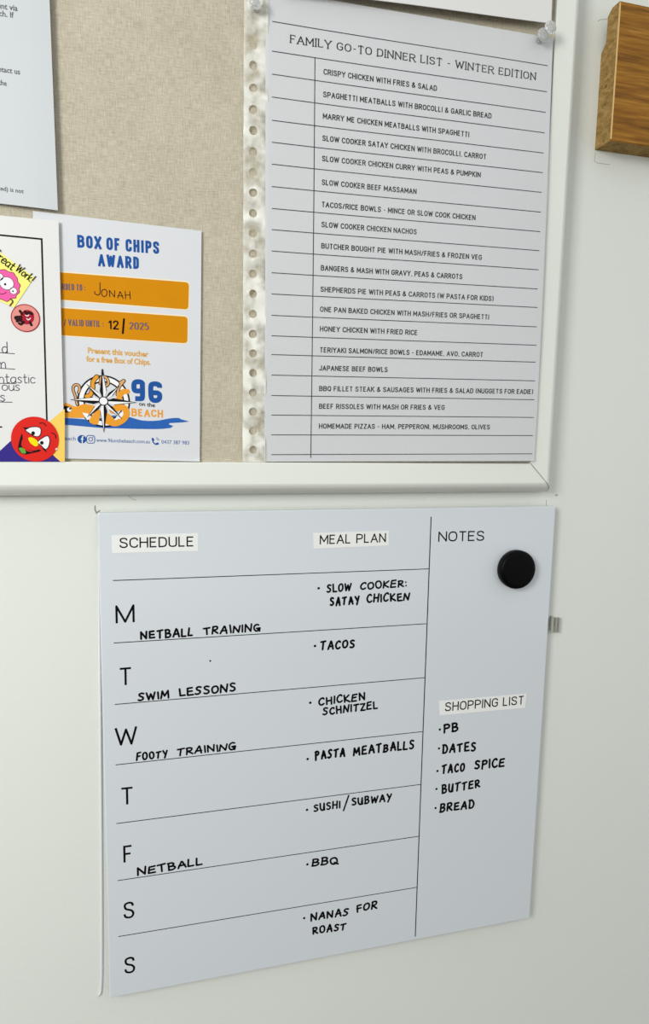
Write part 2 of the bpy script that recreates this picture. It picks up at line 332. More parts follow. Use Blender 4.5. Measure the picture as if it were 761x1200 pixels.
HAND = dict(GL); HAND.update({   # the writer's own capital shapes
'A': (.6, '0,0! .3,.98! .38,.9! .6,0!|.06,.34! .56,.38!'), 'B': (.52, '.04,0! .04,.98!|0,.98! .3,1 .44,.82 .3,.56 .1,.52! .44,.46 .5,.22 .32,.02 0,0!'),
'C': (.52, '.5,.86! .38,1 .14,.86 0,.45 .12,.08 .32,0 .52,.14!'), 'E': (.5, '.46,.98! .03,.94! 0,.02! .5,.04!|.03,.5! .42,.54!'),
'G': (.56, '.46,.92! .28,1 .06,.8 0,.4 .12,.06 .34,.02 .46,.3! .26,.42! .58,.46! .52,-.02!'), 'K': (.56, '.02,1! 0,0!|.5,.96! .02,.44! .56,.02!'), 'M': (.74, '0,0! .08,.98! .34,.3! .64,1! .74,0!'),
'N': (.6, '0,0! .03,.96! .52,.04! .6,1!'), 'O': (.56, '@.24,.98 .04,.8 0,.4 .1,.06 .3,0 .5,.2 .56,.6 .44,.94'), 'R': (.54, '.03,0! .03,.96!|0,.94! .3,1 .46,.84 .38,.56 .08,.48! .54,.02!'),
'P': (.5, '.03,-.1! .05,.96!|0,.92! .28,1 .48,.84 .42,.56 .06,.46!'), 'S': (.5, '.48,.92! .26,1 .08,.86 .14,.62 .4,.42 .42,.16 .2,0 0,.08!'), 'T': (.56, '0,.92! .56,1!|.28,.96! .25,0!'),
'U': (.52, '0,1! .02,.3 .2,0 .4,.1 .5,.98! .52,0!'), 'W': (.8, '0,.96! .16,.02! .4,.8! .58,.02! .8,1!'), 'Y': (.56, '0,1! .26,.5!|.56,1! .2,-.08!'), 'Q': (.6, '@.24,.98 .04,.8 0,.4 .1,.06 .3,0 .5,.2 .54,.6 .44,.94|.32,.26! .6,-.02!'),
'D': (.54, '.04,0! .06,.96!|0,.98! .34,.94 .54,.5 .36,.06 0,0!'), 'I': (.04, '.02,1! .02,0!'), 'H': (.54, '.02,1! 0,0!|.52,1! .5,0!|.02,.5! .5,.54!'), 'F': (.46, '.46,1! .06,.94! .02,-.08!|0,.46! .4,.52!'),
})
def glyph_paths(g):
    out = []
    for st in g[1].split('|'):
        if not st: continue
        closed = st[0] == '@'; st = st.lstrip('@')
        pts = []; flags = []
        for t in st.split():
            flags.append(t.endswith('!')); t = t.rstrip('!'); a, b = t.split(','); pts.append((float(a), float(b)))
        if closed: out.append((spline(pts, True, 4), True)); continue
        seg = [pts[0]]; path = []
        for k in range(1, len(pts)):
            seg.append(pts[k])
            if flags[k] or k == len(pts)-1:
                sp = spline(seg, False, 4) if len(seg) > 2 else seg
                path += sp if not path else sp[1:]
                seg = [pts[k]]
        out.append((path or pts, False))
    return out
def layout(text, gl):
    """for each glyph: sum of widths before it, number of gaps before it"""
    x = 0; n = 0; out = []
    for ch in text:
        g = gl[ch]; out.append((ch, x, n)); x += g[0]; n += 0 if ch in ' `' else 1
    return out, x, n-1
def write(F, text, p0, p1, h, wd, gl=GL, gap=.12, cap=False, jitter=0, inset=True, serif=0, slant=0, contrast=None, upright=True):
    """letters of cap height h between baseline points p0 and p1, pen width wd (fraction of h)"""
    pos, tot, ng = layout(text, gl); L_ = math.dist(p0, p1); pen = wd*h
    ga = pen + gap*h
    ux, uz = (p1[0]-p0[0])/L_, (p1[1]-p0[1])/L_
    vx, vz = ((0, 1) if upright else (-uz, ux))
    while tot > .1 and (L_-pen-ng*ga)/tot < .25*h and ga > .1*h: ga *= .9
    sx = (L_-pen-ng*ga)/tot if tot > 0 else h
    for ch, x0, n0 in pos:
        rj = random.uniform(-1, 1)*jitter*1.2; hj = 1+random.uniform(-1, .6)*jitter*1.6; dy = random.uniform(-1, 1)*jitter*.6
        for path, closed in glyph_paths(gl[ch]):
            q = []
            for (a, b) in path:
                if jitter:
                    b = b*hj+dy; a += rj*(b-.5)
                a += slant*b
                X = (x0+a)*sx + n0*ga + pen/2; Y = (b*(h-pen)+pen/2) if inset else b*h
                q.append((p0[0]+ux*X+vx*Y, p0[1]+uz*X+vz*Y))
            if jitter and not closed and len(q) > 1:
                j = [(random.gauss(0, jitter*.25*h), random.gauss(0, jitter*.25*h)) for _ in (0, 1)]
                n = len(q)-1
                q = [(p[0]+j[0][0]*(1-i/n)+j[1][0]*i/n, p[1]+j[0][1]*(1-i/n)+j[1][1]*i/n) for i, p in enumerate(q)]
            if inset and not cap and not closed and len(q) > 1:      # square ends reach the full cap height
                for e, nb in ((0, 1), (-1, -2)):
                    if path[e][1] in (0, 1) and abs(path[e][1]-path[nb][1]) > .15:
                        l = math.dist(q[e], q[nb]); k = min(.75*pen, .5*pen*l/max(1e-6, abs(q[e][1]-q[nb][1])))/l
                        q[e] = (q[e][0]+(q[e][0]-q[nb][0])*k, q[e][1]+(q[e][1]-q[nb][1])*k)
            if contrast:
                hv, hh = contrast
                F.stroke(q, lambda tx, ty: h*(hh+(hv-hh)*min(1, abs(ty))**1.2), cap=False, closed=closed)
            else: F.stroke(q, pen, cap=cap, closed=closed)
            if serif and not closed and len(path) > 1:
                for e, nb in ((0, 1), (-1, -2)):
                    tx, ty = path[e][0]-path[nb][0], path[e][1]-path[nb][1]; l = math.hypot(tx, ty) or 1; yv = path[e][1]
                    if yv not in (0, 1) and abs(tx)/l < .8: continue
                    if ch in 'AMN' and yv == 1 and len(path) > 2 and abs(ty)/l < .9: continue
                    c = q[e]
                    if abs(ty)/l > .6 and ch not in 'CGS':
                        a = (c[0]-ux*serif*h, c[1]-uz*serif*h); b = (c[0]+ux*serif*h, c[1]+uz*serif*h)
                        F.stroke([a, b], h*.10, cap=False)
                    elif ch not in 'AHR-' and yv in (0, 1):
                        s_ = serif*h*1.2*(-1 if yv == 1 else 1)
                        F.stroke([c, (c[0], c[1]+s_)], h*.09, cap=False)
# built-in typeface for light sans lettering
_cache = {}
def type_mesh(text, weight=0.0, spacing=1.0):
    cu = bpy.data.curves.new('t', 'FONT'); cu.body = text; cu.size = 1; cu.resolution_u = 3; cu.offset = weight; cu.space_character = spacing
    o = bpy.data.objects.new('t', cu); COL.objects.link(o)
    me = bpy.data.meshes.new_from_object(o.evaluated_get(bpy.context.evaluated_depsgraph_get()))
    vs = [(v.co.x, v.co.y) for v in me.vertices]; fs = [tuple(p.vertices) for p in me.polygons]
    bpy.data.objects.remove(o); bpy.data.curves.remove(cu); bpy.data.meshes.remove(me)
    return vs, fs
_t, _ = type_mesh('H'); CAPH = max(v[1] for v in _t)
def typeset(F, text, p0, p1, h, weight=0.0, spacing=1.0, upright=True):
    vs, fs = type_mesh(text, weight, spacing)
    x0 = min(v[0] for v in vs); x1 = max(v[0] for v in vs); L_ = math.dist(p0, p1)
    ux, uz = (p1[0]-p0[0])/L_, (p1[1]-p0[1])/L_; vx, vz = (0, 1) if upright else (-uz, ux)
    sx = L_/(x1-x0); sy = h/CAPH; base = len(F.v)
    for a, b in vs:
        X = (a-x0)*sx; Y = b*sy; F.pt((p0[0]+ux*X+vx*Y, p0[1]+uz*X+vz*Y))
    F.f += [tuple(base+i for i in f) for f in fs]; F.raw = True

def sheet(name, quad, surface, material, parent, th=.00025, nx=14, nz=20, label=None, inner=0, curl=None):
    """a paper sheet of real thickness following its surface; quad = top left, top right, bottom right, bottom left"""
    tl, tr, br, bl = quad; v = []; f = []
    for layer in (0, 1):
        for j in range(nz+1):
            for i in range(nx+1):
                s_, t = i/nx, j/nz
                x = (tl[0]*(1-s_)+tr[0]*s_)*(1-t)+(bl[0]*(1-s_)+br[0]*s_)*t; z = (tl[1]*(1-s_)+tr[1]*s_)*(1-t)+(bl[1]*(1-s_)+br[1]*s_)*t
                d = surf(surface, x, z) + inner - (th if layer else 0)
                v.append((x, -d, z))
    n = (nx+1)*(nz+1)
    for j in range(nz):
        for i in range(nx):
            a = j*(nx+1)+i; f.append((a, a+nx+1, a+nx+2, a+1)); f.append((n+a, n+a+1, n+a+nx+2, n+a+nx+1))
    ring = [i for i in range(nx+1)] + [j*(nx+1)+nx for j in range(1, nz+1)] + [nz*(nx+1)+i for i in range(nx-1, -1, -1)] + [j*(nx+1) for j in range(nz-1, 0, -1)]
    for k in range(len(ring)):
        a, b = ring[k], ring[(k+1) % len(ring)]; f.append((a, b, n+b, n+a))
    return obj(name, v, f, material, parent, label)
def slab_obj(name, lo, hi, material, parent=None, bevel=0, label=None, seg=3):
    bm = bmesh.new(); bmesh.ops.create_cube(bm, size=1)
    for v in bm.verts: v.co = Vector([(lo[i]+hi[i])/2+v.co[i]*(hi[i]-lo[i]) for i in range(3)])
    if bevel: bmesh.ops.bevel(bm, geom=bm.edges[:], offset=bevel, segments=seg, affect='EDGES', profile=.5)
    vs = [tuple(v.co) for v in bm.verts]; bm.verts.index_update(); fs = [tuple(v.index for v in f.verts) for f in bm.faces]; bm.free()
    return obj(name, vs, fs, material, parent, label, smooth=False)
def lathe_y(prof, c, n=40):
    """profile (radius, distance off the wall) turned about an axis square to the wall through (x, z) = c"""
    v = []; f = []
    for r, d in prof:
        for k in range(n): v.append((c[0]+r*math.cos(2*PI*k/n), -d, c[1]+r*math.sin(2*PI*k/n)))
    for i in range(len(prof)-1):
        for k in range(n):
            a = i*n+k; b = i*n+(k+1) % n; f.append((a, b, b+n, a+n))
    f.append(tuple(range(n-1, -1, -1))); f.append(tuple((len(prof)-1)*n+k for k in range(n)))
    return v, f
def lathe(name, prof, c, material, parent, label=None, n=40):
    v, f = lathe_y(prof, c, n); return obj(name, v, f, material, parent, label, smooth=True)

# ================================================================ SETTING
wx0, wx1, wz0, wz1 = -1.6, 2.2, -1.5, 1.3
wall = obj('wall_back', [(wx0, 0, wz0), (wx1, 0, wz0), (wx1, 0, wz1), (wx0, 0, wz1), (wx0, .1, wz0), (wx1, .1, wz0), (wx1, .1, wz1), (wx0, .1, wz1)],
           [(0, 1, 2, 3), (4, 7, 6, 5), (0, 4, 5, 1), (3, 2, 6, 7), (0, 3, 7, 4), (1, 5, 6, 2)], 'wall')
wall['kind'] = 'structure'; wall['label'] = 'off-white painted wall behind the two boards'
def wall_mark(name, label, paths, wd=.0004):
    F = Flat('W', .00006)
    for p in paths: F.stroke(p, wd)
    return F.build(name, 'mark', wall, label)
wall_mark('pencil_mark', 'faint bracket-shaped pencil mark below the oak block', [[(0.37022, 0.27295), (0.36997, 0.26672), (0.37234, 0.26574)], [(0.37234, 0.26574), (0.38385, 0.26576)]], .0003)
wall_mark('pencil_mark', 'short hooked pencil mark left of the oak block', [[(0.36490, 0.36536), (0.36701, 0.36687), (0.37361, 0.36822)]], .0003)
wall_mark('paint_chip', 'grey chip in the paint below the pinboard corner', [[(0.35444, 0.00785), (0.35600, 0.00818)]], .0009)
wall_mark('pencil_mark', 'short upright pencil tick above the whiteboard', [[(0.34611, 0.00409), (0.34629, -0.00080)]], .0004)
wall_mark('paint_scuff', 'dark scuffed crack at the top left corner of the whiteboard', [[(-0.00194, 0.00364), (-0.00201, 0.00071)], [(0.00041, -0.00196), (-0.00122, -0.00106), (-0.00199, 0.00130)], [(-0.00149, -0.00076), (-0.00010, -0.00037), (0.00102, 0.00038)]], .0009)
wall_mark('paint_scuff', 'thin curved hair mark under the pinboard frame', [[(0.02021, 0.01045), (0.02243, 0.00806), (0.02525, 0.00744)]], .0003)

floor = obj('floor', [(-3, -5, -1.48), (3, -5, -1.48), (3, 0, -1.48), (-3, 0, -1.48), (-3, -5, -1.55), (3, -5, -1.55), (3, 0, -1.55), (-3, 0, -1.55)],
            [(0, 1, 2, 3), (4, 7, 6, 5), (0, 4, 5, 1), (3, 2, 6, 7), (0, 3, 7, 4), (1, 5, 6, 2)], 'floor')
floor['kind'] = 'structure'; floor['label'] = 'floor of the room below the boards'

# ================================================================ PINBOARD
fx1 = .3418; fz0 = .0118; FW = .0228       # outer right and lower edge, rail width
fx0 = fx1 - .92; fz1 = fz0 + .62
pin_board = thing('pinboard', 'pinboard of beige linen in a white frame, papers pinned to it', 'pinboard', (fx0+.46, 0, fz0))
fab_v = []; fab_f = []
slab_obj('fabric_panel', (fx0+.015, -.014, fz0+.015), (fx1-.015, -.0005, fz1-.015), 'fabric', pin_board, label='beige woven linen surface')
PR = [(0, .0105), (0, .0172), (.0005, .0175), (.0148, .0176), (.0160, .0172), (.0178, .0160), (.0196, .0138), (.0212, .0105), (.0227, .0060), (.0224, .0035), (.0150, .0030)]   # across from the inner edge, off the wall
def rail(a, b, inward, label=None):
    """a to b along the outer edge, mitred at both ends"""
    v = []; f = []; n = len(PR)
    d = Vector((b[0]-a[0], b[1]-a[1])).normalized()
    for end, sg in ((a, 1), (b, -1)):
        for w_, dep in PR:
            o_ = FW-w_; v.append((end[0]+inward[0]*o_+d.x*sg*o_, -dep, end[1]+inward[1]*o_+d.y*sg*o_))
    for i in range(n-1): f.append((i, i+1, n+i+1, n+i))
    f.append(tuple(range(n-1, -1, -1))); f.append(tuple(range(n, 2*n)))
    bmx = obj('frame_rail', v, f, 'frame', pin_board, label)
    bm = bmesh.new(); bm.from_mesh(bmx.data); bmesh.ops.recalc_face_normals(bm, faces=bm.faces[:]); bm.to_mesh(bmx.data); bm.free()
    return bmx
g_ = .00012
rail((fx0, fz0), (fx1-g_, fz0), (0, 1)); rail((fx1, fz0+g_), (fx1, fz1), (-1, 0)); rail((fx1-g_, fz1), (fx0, fz1), (0, -1)); rail((fx0, fz1), (fx0, fz0), (1, 0))
FJ = Flat('F', .0004); FJ.stroke([(fx1-FW, fz0+FW), (fx1-.0076, fz0+.0076)], .0004)
FJ.build('mitre_joint', 'joint', pin_board, 'thin dark mitre line at the lower right corner')
jv = []; 
for w_, dep in PR[3:]:
    o_ = FW-w_; jv += [(fx1-o_-.0002, -dep-.0002, fz0+o_-.0002), (fx1-o_+.0002, -dep-.0002, fz0+o_+.0002)]
obj('mitre_joint', jv, [(2*i, 2*i+1, 2*i+3, 2*i+2) for i in range(len(jv)//2-1)], 'joint', pin_board)

# ================================================================ WHITEBOARD
bw, bh = .35, 0.36230
wb_ = thing('whiteboard', 'pale grey-blue magnetic whiteboard planner with handwritten week schedule and meal plan', 'whiteboard', (bw/2, 0, -bh))
slab_obj('panel', (0, -.008, -bh), (bw, -.0034, 0), 'board', wb_, bevel=.0009, label='glossy pale grey-blue writing surface')
slab_obj('backing', (.009, -.0036, -bh+.009), (bw-.009, -.0001, -.009), 'board_edge', wb_)
# added white bead imitating a bright band at the lower left, tapering upwards
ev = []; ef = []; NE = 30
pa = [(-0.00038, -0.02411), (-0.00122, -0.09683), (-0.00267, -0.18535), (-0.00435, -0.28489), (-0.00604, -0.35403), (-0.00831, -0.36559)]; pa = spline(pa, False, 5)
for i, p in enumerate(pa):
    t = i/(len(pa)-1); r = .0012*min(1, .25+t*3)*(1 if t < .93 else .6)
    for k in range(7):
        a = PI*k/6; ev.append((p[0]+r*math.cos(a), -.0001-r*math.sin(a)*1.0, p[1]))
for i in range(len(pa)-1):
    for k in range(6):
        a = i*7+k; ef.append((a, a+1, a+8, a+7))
obj('bright_band_bead', ev, ef, 'board_edge', wb_, 'added thin white bead imitating a bright band along the lower left edge', smooth=True)
def rule(F, pts, wd): F.stroke(pts, wd, cap=False)
HL = [[(0.00901, -0.04676), (0.24167, -0.04728)], [(0.00860, -0.09086), (0.24148, -0.09088)], [(0.00843, -0.13531), (0.24183, -0.13470)], [(0.00804, -0.18007), (0.24176, -0.17944)], [(0.00760, -0.22459), (0.24201, -0.22425)], [(0.00754, -0.26890), (0.24283, -0.26915)], [(0.00725, -0.31340), (0.24289, -0.31432)]]
for p in HL:
    F = Flat('B'); rule(F, p, .0006); F.build('ruled_line', 'thin_print', wb_)
F = Flat('B'); rule(F, [(0.24195, -0.00683), (0.24258, -0.35890)], .0008); F.build('ruled_line', 'thin_print', wb_)
for ch, a, b, h in [('M', (0.01012, -0.07697), (0.02280, -0.07681), 0.01271), ('T', (0.01149, -0.12181), (0.02043, -0.12169), 0.01277), ('W', (0.00797, -0.16609), (0.02305, -0.16620), 0.01332), ('T', (0.01079, -0.21091), (0.01995, -0.21103), 0.01317),
                    ('F', (0.01194, -0.25556), (0.01848, -0.25553), 0.01308), ('S', (0.01110, -0.30022), (0.01897, -0.30030), 0.01331), ('S', (0.01086, -0.34470), (0.01877, -0.34482), 0.01340)]:
    F = Flat('B')
    if ch in 'MTWF': write(F, ch, a, b, h, .115, gl=BOLD)
    else: write(F, ch, a, b, h, .115)
    F.build('day_letter', 'ink', wb_, 'printed day initial ' + ch)
F = Flat('B'); write(F, 'NOTES', (0.24859, -0.02631), (0.28774, -0.02654), 0.00800, .13, gap=.14); F.build('heading', 'print', wb_, 'printed heading NOTES')
for txt, quad, a, b, h in [('SCHEDULE', [(0.00877, -0.01559), (0.06660, -0.01536), (0.06653, -0.02796), (0.00885, -0.02769)], (0.01368, -0.02442), (0.06355, -0.02465), 0.00715),
                     ('MEAL PLAN', [(0.14932, -0.01709), (0.20798, -0.01689), (0.20835, -0.02811), (0.14985, -0.02876)], (0.15437, -0.02571), (0.20581, -0.02550), 0.00700),
                     ('SHOPPING LIST', [(0.25519, -0.15519), (0.33332, -0.15593), (0.33283, -0.16808), (0.25609, -0.16727)], (0.26040, -0.16432), (0.33135, -0.16484), 0.00751)]:
    t = sheet('label_tape', [quad[0], quad[1], quad[2], quad[3]], 'B', 'tape', wb_, th=.00014, nx=2, nz=1, label='white label tape printed ' + txt, inner=.00016)
    F = Flat('B', .00024); write(F, txt, a, b, h, .13, gap=.13); F.build('lettering', 'print', t)
HW = [('NETBALL', ((0.02603, -0.08913), (0.06280, -0.08896)), 0.00619), ('TRA`INING', ((0.06951, -0.08863), (0.11099, -0.08850)), 0.00584),
 ('SLOW', ((0.16015, -0.06196), (0.17989, -0.06131)), 0.00607), ('COOKER:', ((0.18619, -0.06100), (0.22400, -0.06024)), 0.00591), ('SATAY', ((0.16260, -0.07251), (0.18648, -0.07163)), 0.00669), ('CHICKEN', ((0.19161, -0.07123), (0.22686, -0.07112)), 0.00641),
 ('TACOS', ((0.15598, -0.10595), (0.18371, -0.10552)), 0.00667),
 ('CHICKEN', ((0.15545, -0.14940), (0.19323, -0.14847)), 0.00629), ('SCHNITZEL', ((0.15881, -0.15746), (0.20350, -0.15641)), 0.00620),
 ('PASTA', ((0.15327, -0.19284), (0.17799, -0.19275)), 0.00717), ('MEATBALLS', ((0.18381, -0.19292), (0.23555, -0.19247)), 0.00711),
 ('SUSHI', ((0.15299, -0.23552), (0.17510, -0.23514)), 0.00596), ('SUBWAY', ((0.18365, -0.23408), (0.21785, -0.23512)), 0.00650),
 ('SWIM', ((0.02375, -0.13401), (0.04605, -0.13342)), 0.00606), ('LESSONS', ((0.05237, -0.13309), (0.09334, -0.13268)), 0.00617),
 ('FOOTY', ((0.02186, -0.17814), (0.04432, -0.17833)), 0.00582), ('TRAINING', ((0.05022, -0.17802), (0.09342, -0.17765)), 0.00579),
 ('NETBALL', ((0.02109, -0.26733), (0.06854, -0.26565)), 0.00626),
 ('BBQ', ((0.15259, -0.28074), (0.17456, -0.28225)), 0.00654), ('NANAS', ((0.15213, -0.32777), (0.18414, -0.32826)), 0.00671), ('FOR', ((0.19013, -0.32695), (0.20863, -0.32661)), 0.00681), ('ROAST', ((0.15392, -0.33938), (0.18237, -0.34122)), 0.00660),
 ('PB', ((0.25963, -0.18179), (0.27319, -0.18189)), 0.00756), ('DATES', ((0.25946, -0.19954), (0.28989, -0.20060)), 0.00752), ('TACO', ((0.25964, -0.21697), (0.28077, -0.21708)), 0.00741), ('SPICE', ((0.28880, -0.21656), (0.31709, -0.21730)), 0.00767),
 ('BUTTER', ((0.26041, -0.23440), (0.29532, -0.23321)), 0.00735), ('BREAD', ((0.25938, -0.25032), (0.29112, -0.25075)), 0.00740)]
for txt, (a, b), h in HW:
    F = Flat('B'); write(F, txt, a, b, h*.9, .255, gl=HAND, gap=.10, cap=True, jitter=.07, slant=.0, inset=False)
    F.build('handwriting', 'ink', wb_, 'black marker handwriting ' + txt.replace('`', ''))
F = Flat('B'); F.stroke([(0.18150, -0.22594), (0.17760, -0.23791)], .0013); F.build('handwriting', 'ink', wb_, 'black marker slash')
for p in [(0.15420, -0.05865), (0.15217, -0.10277), (0.14929, -0.14694), (0.14795, -0.19175), (0.14814, -0.23330), (0.14913, -0.27896), (0.14730, -0.32452), (0.25677, -0.17926), (0.25673, -0.19524), (0.25624, -0.21451), (0.25608, -0.22993), (0.25598, -0.24650)]:
    F = Flat('B'); F.poly(ell(p, .0010, .0010, 12)); F.build('bullet_dot', 'ink', wb_)
F = Flat('B'); F.poly(ell((0.07457, -0.10861), .0007, .0007, 10)); F.build('speck', 'thin_print', wb_, 'small grey speck')
# magnet
mc = (0.31528, -0.04960)
mg = thing('round_magnet', 'round black plastic magnet on the whiteboard beside the NOTES heading', 'magnet', (mc[0], -.008, mc[1]))
lathe('cap', [(.0142, .0081), (.0152, .0086), (.0155, .0105), (.0155, .0135), (.0150, .0150), (.0140, .0157), (.0120, .0159)], (mc[0], mc[1]), 'magnet', mg, n=64)
# clear adhesive tab at the right edge
tp = [(0.35238, -0.09329), (0.36504, -0.09473), (0.36516, -0.10766), (0.35319, -0.10508)]
tab = thing('adhesive_tab', 'small clear plastic adhesive hook tab behind the right edge of the whiteboard', 'hook', ((tp[0][0]+tp[1][0])/2, 0, tp[3][1]))
slab_obj('base', (tp[0][0], -.0012, tp[2][1]), (tp[1][0], -.0001, tp[1][1]), 'tab', tab, bevel=.0004)

rb = [(0.36096, -0.09450), (0.36447, -0.09470), (0.36489, -0.10728), (0.35675, -0.09353), (0.35824, -0.10539)]
slab_obj('ridge', (rb[0][0]-.0003, -.0032, rb[2][1]), (rb[0][0]+.0003, -.0012, rb[0][1]), 'tab_dark', tab)
slab_obj('ridge', (rb[1][0]-.0009, -.0032, rb[2][1]), (rb[1][0]-.0003, -.0012, rb[1][1]), 'tab_dark', tab)
slab_obj('hook', (rb[3][0]-.0012, -.0045, rb[4][1]), (rb[3][0]+.0004, -.0012, rb[3][1]+.0006), 'tab_dark', tab, bevel=.0003)

# ================================================================ OAK BLOCK
ox, oz0 = (0.36968, 0.27487); DP = .0185
ozt = (0.37222, 0.37024)[1]
zs = (0.37014, 0.34717)[1]
ow = .19
prof = [(.0, oz0), (DP, oz0), (DP, ozt), (.0098, ozt), (.0052, ozt-.0038), (.0050, zs+.0010), (.0042, zs+.0008), (.0, zs-.0040)]
oak = thing('oak_block', 'honey oak wall block with a stepped end at the top right corner', 'wooden block', (ox+ow/2, 0, oz0))
ov = []
n = len(prof)
for x in (ox, ox+ow):
    for d, z in prof: ov.append((x, -d, z))
of = [tuple(range(n-1, -1, -1)), tuple(range(n, 2*n))] + [(i, (i+1) % n, n+(i+1) % n, n+i) for i in range(n)]
ob = obj('body', ov, of, ['oak', 'oak_end'], oak)
bm = bmesh.new(); bm.from_mesh(ob.data); bmesh.ops.recalc_face_normals(bm, faces=bm.faces[:])
for f_ in bm.faces: f_.material_index = 0 if f_.normal.y < -.5 else 1
es = [e for e in bm.edges if all(v.co.y < -DP+.0001 for v in e.verts)]
bmesh.ops.bevel(bm, geom=es, offset=.0005, segments=2, affect='EDGES'); bm.to_mesh(ob.data); bm.free()
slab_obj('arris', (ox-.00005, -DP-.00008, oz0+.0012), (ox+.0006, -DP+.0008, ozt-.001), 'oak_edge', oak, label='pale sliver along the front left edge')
kv = [(ox-.0001, -.0085-.0011*math.cos(2*PI*k/14), oz0+.042+.0012*math.sin(2*PI*k/14)) for k in range(14)]
obj('knot', kv, [tuple(range(14))], 'brown', oak, 'small dark knot in the end grain')

# ================================================================ DINNER LIST + SLEEVE
lq = [(0.11012, 0.33619), (0.31600, 0.33636), (0.32085, 0.03678), (0.11149, 0.03520)]
lst = thing('dinner_list', 'white ruled sheet headed FAMILY GO-TO DINNER LIST in the clear sleeve', 'list', (lq[3][0]/2+lq[2][0]/2, -surf('L', .2, .03), lq[3][1]))
sheet('page', lq, 'L', 'list_paper', lst, nx=24, nz=30)
LL = [25.1,59.9,86.9,113.7,141,166.7,192.4,218.6,244.3,269.1,294.2,319.6,344.5,369.5,393.5,415.5,439.5,463.5,486.4,509.6,532.8]
LP = [[(0.11444, 0.31721), (0.31286, 0.31778)], [(0.11452, 0.29946), (0.31308, 0.30041)], [(0.11458, 0.28557), (0.31302, 0.28655)], [(0.11465, 0.27169), (0.31303, 0.27267)], [(0.11471, 0.25745), (0.31311, 0.25889)], [(0.11478, 0.24396), (0.31324, 0.24544)], [(0.11485, 0.23037), (0.31319, 0.23183)], [(0.11493, 0.21642), (0.31336, 0.21815)], [(0.11501, 0.20263), (0.31361, 0.20451)], [(0.11509, 0.18924), (0.31392, 0.19115)], [(0.11518, 0.17558), (0.31419, 0.17763)], [(0.11528, 0.16166), (0.31441, 0.16396)], [(0.11538, 0.14790), (0.31518, 0.15071)], [(0.11549, 0.13398), (0.31552, 0.13672)], [(0.11560, 0.12051), (0.31618, 0.12338)], [(0.11570, 0.10807), (0.31636, 0.11099)], [(0.11581, 0.09439), (0.31685, 0.09720)], [(0.11594, 0.08059), (0.31731, 0.08317)], [(0.11605, 0.06732), (0.31778, 0.06986)], [(0.11618, 0.05376), (0.31807, 0.05618)], [(0.11630, 0.04008), (0.31845, 0.04227)]]
for a, b in LP:
    F = Flat('L'); q = [(a[0]+(b[0]-a[0])*k/12, a[1]+(b[1]-a[1])*k/12) for k in range(13)]
    F.stroke(q, .00055, cap=False); F.build('ruled_line', 'thin_print', lst)
F = Flat('L'); a, b = [(0.14297, 0.29964), (0.14457, 0.03800)]; F.stroke([(a[0]+(b[0]-a[0])*k/20, a[1]+(b[1]-a[1])*k/20) for k in range(21)], .0006, cap=False); F.build('ruled_line', 'thin_print', lst, 'upright ruled line')
F = Flat('L', .0001); write(F, 'FAMILY GO-TO DINNER LIST - WINTER EDITION', (0.12633, 0.30632), (0.30382, 0.30682), 0.00489, .12, gap=.24, inset=True, serif=.15, contrast=(.165, .11)); F.build('title', 'list_print', lst, 'serif title line')
IT = [('CRISPY CHICKEN WITH FRIES & SALAD', (0.14882, 0.29013), (0.22913, 0.29005)), ('SPAGHETTI MEATBALLS WITH BROCOLLI & GARLIC BREAD', (0.14881, 0.27614), (0.27076, 0.27717)), ('MARRY ME CHICKEN MEATBALLS WITH SPAGHETTI', (0.14885, 0.26265), (0.25437, 0.26295)),
 ('SLOW COOKER SATAY CHICKEN WITH BROCOLLI, CARROT', (0.14873, 0.24878), (0.26809, 0.24967)), ('SLOW COOKER CHICKEN CURRY WITH PEAS & PUMPKIN', (0.14870, 0.23591), (0.26435, 0.23713)), ('SLOW COOKER BEEF MASSAMAN', (0.14878, 0.22090), (0.21653, 0.22140)),
 ('TACOS/RICE BOWLS - MINCE OR SLOW COOK CHICKEN', (0.14891, 0.20671), (0.26175, 0.20786)), ('SLOW COOKER CHICKEN NACHOS', (0.14902, 0.19379), (0.21765, 0.19461)), ('BUTCHER BOUGHT PIE WITH MASH/FRIES & FROZEN VEG', (0.14916, 0.17996), (0.26806, 0.18110)),
 ('BANGERS & MASH WITH GRAVY, PEAS & CARROTS', (0.14913, 0.16556), (0.25359, 0.16678)), ('SHEPHERDS PIE WITH PEAS & CARROTS (W PASTA FOR KIDS)', (0.14917, 0.15150), (0.27890, 0.15304)), ('ONE PAN BAKED CHICKEN WITH MASH/FRIES OR SPAGHETTI', (0.14907, 0.13824), (0.27611, 0.13988)),
 ('HONEY CHICKEN WITH FRIED RICE', (0.14927, 0.12518), (0.22097, 0.12609)), ('TERIYAKI SALMON/RICE BOWLS - EDAMAME, AVO, CARROT', (0.14944, 0.11098), (0.27290, 0.11288)), ('JAPANESE BEEF BOWLS', (0.14934, 0.09863), (0.19952, 0.09934)),
 ('BBQ FILLET STEAK & SAUSAGES WITH FRIES & SALAD (NUGGETS FOR EADIE)', (0.14963, 0.08461), (0.31585, 0.08727)), ('BEEF RISSOLES WITH MASH OR FRIES & VEG', (0.14977, 0.07237), (0.24441, 0.07380)), ('HOMEMADE PIZZAS - HAM, PEPPERONI, MUSHROOMS, OLIVES', (0.15001, 0.05860), (0.28165, 0.06018))]
for k, (txt, a, b) in enumerate(IT):
    F = Flat('L', .0001); write(F, txt, a, b, 0.00358, .18, gap=.11, inset=True); F.build('printed_line', 'list_print', lst)
slv = thing('plastic_sleeve', 'clear punched plastic sleeve holding the dinner list', 'sleeve', (lq[3][0]/2+lq[2][0]/2, -surf('L', .2, .03), lq[3][1]))
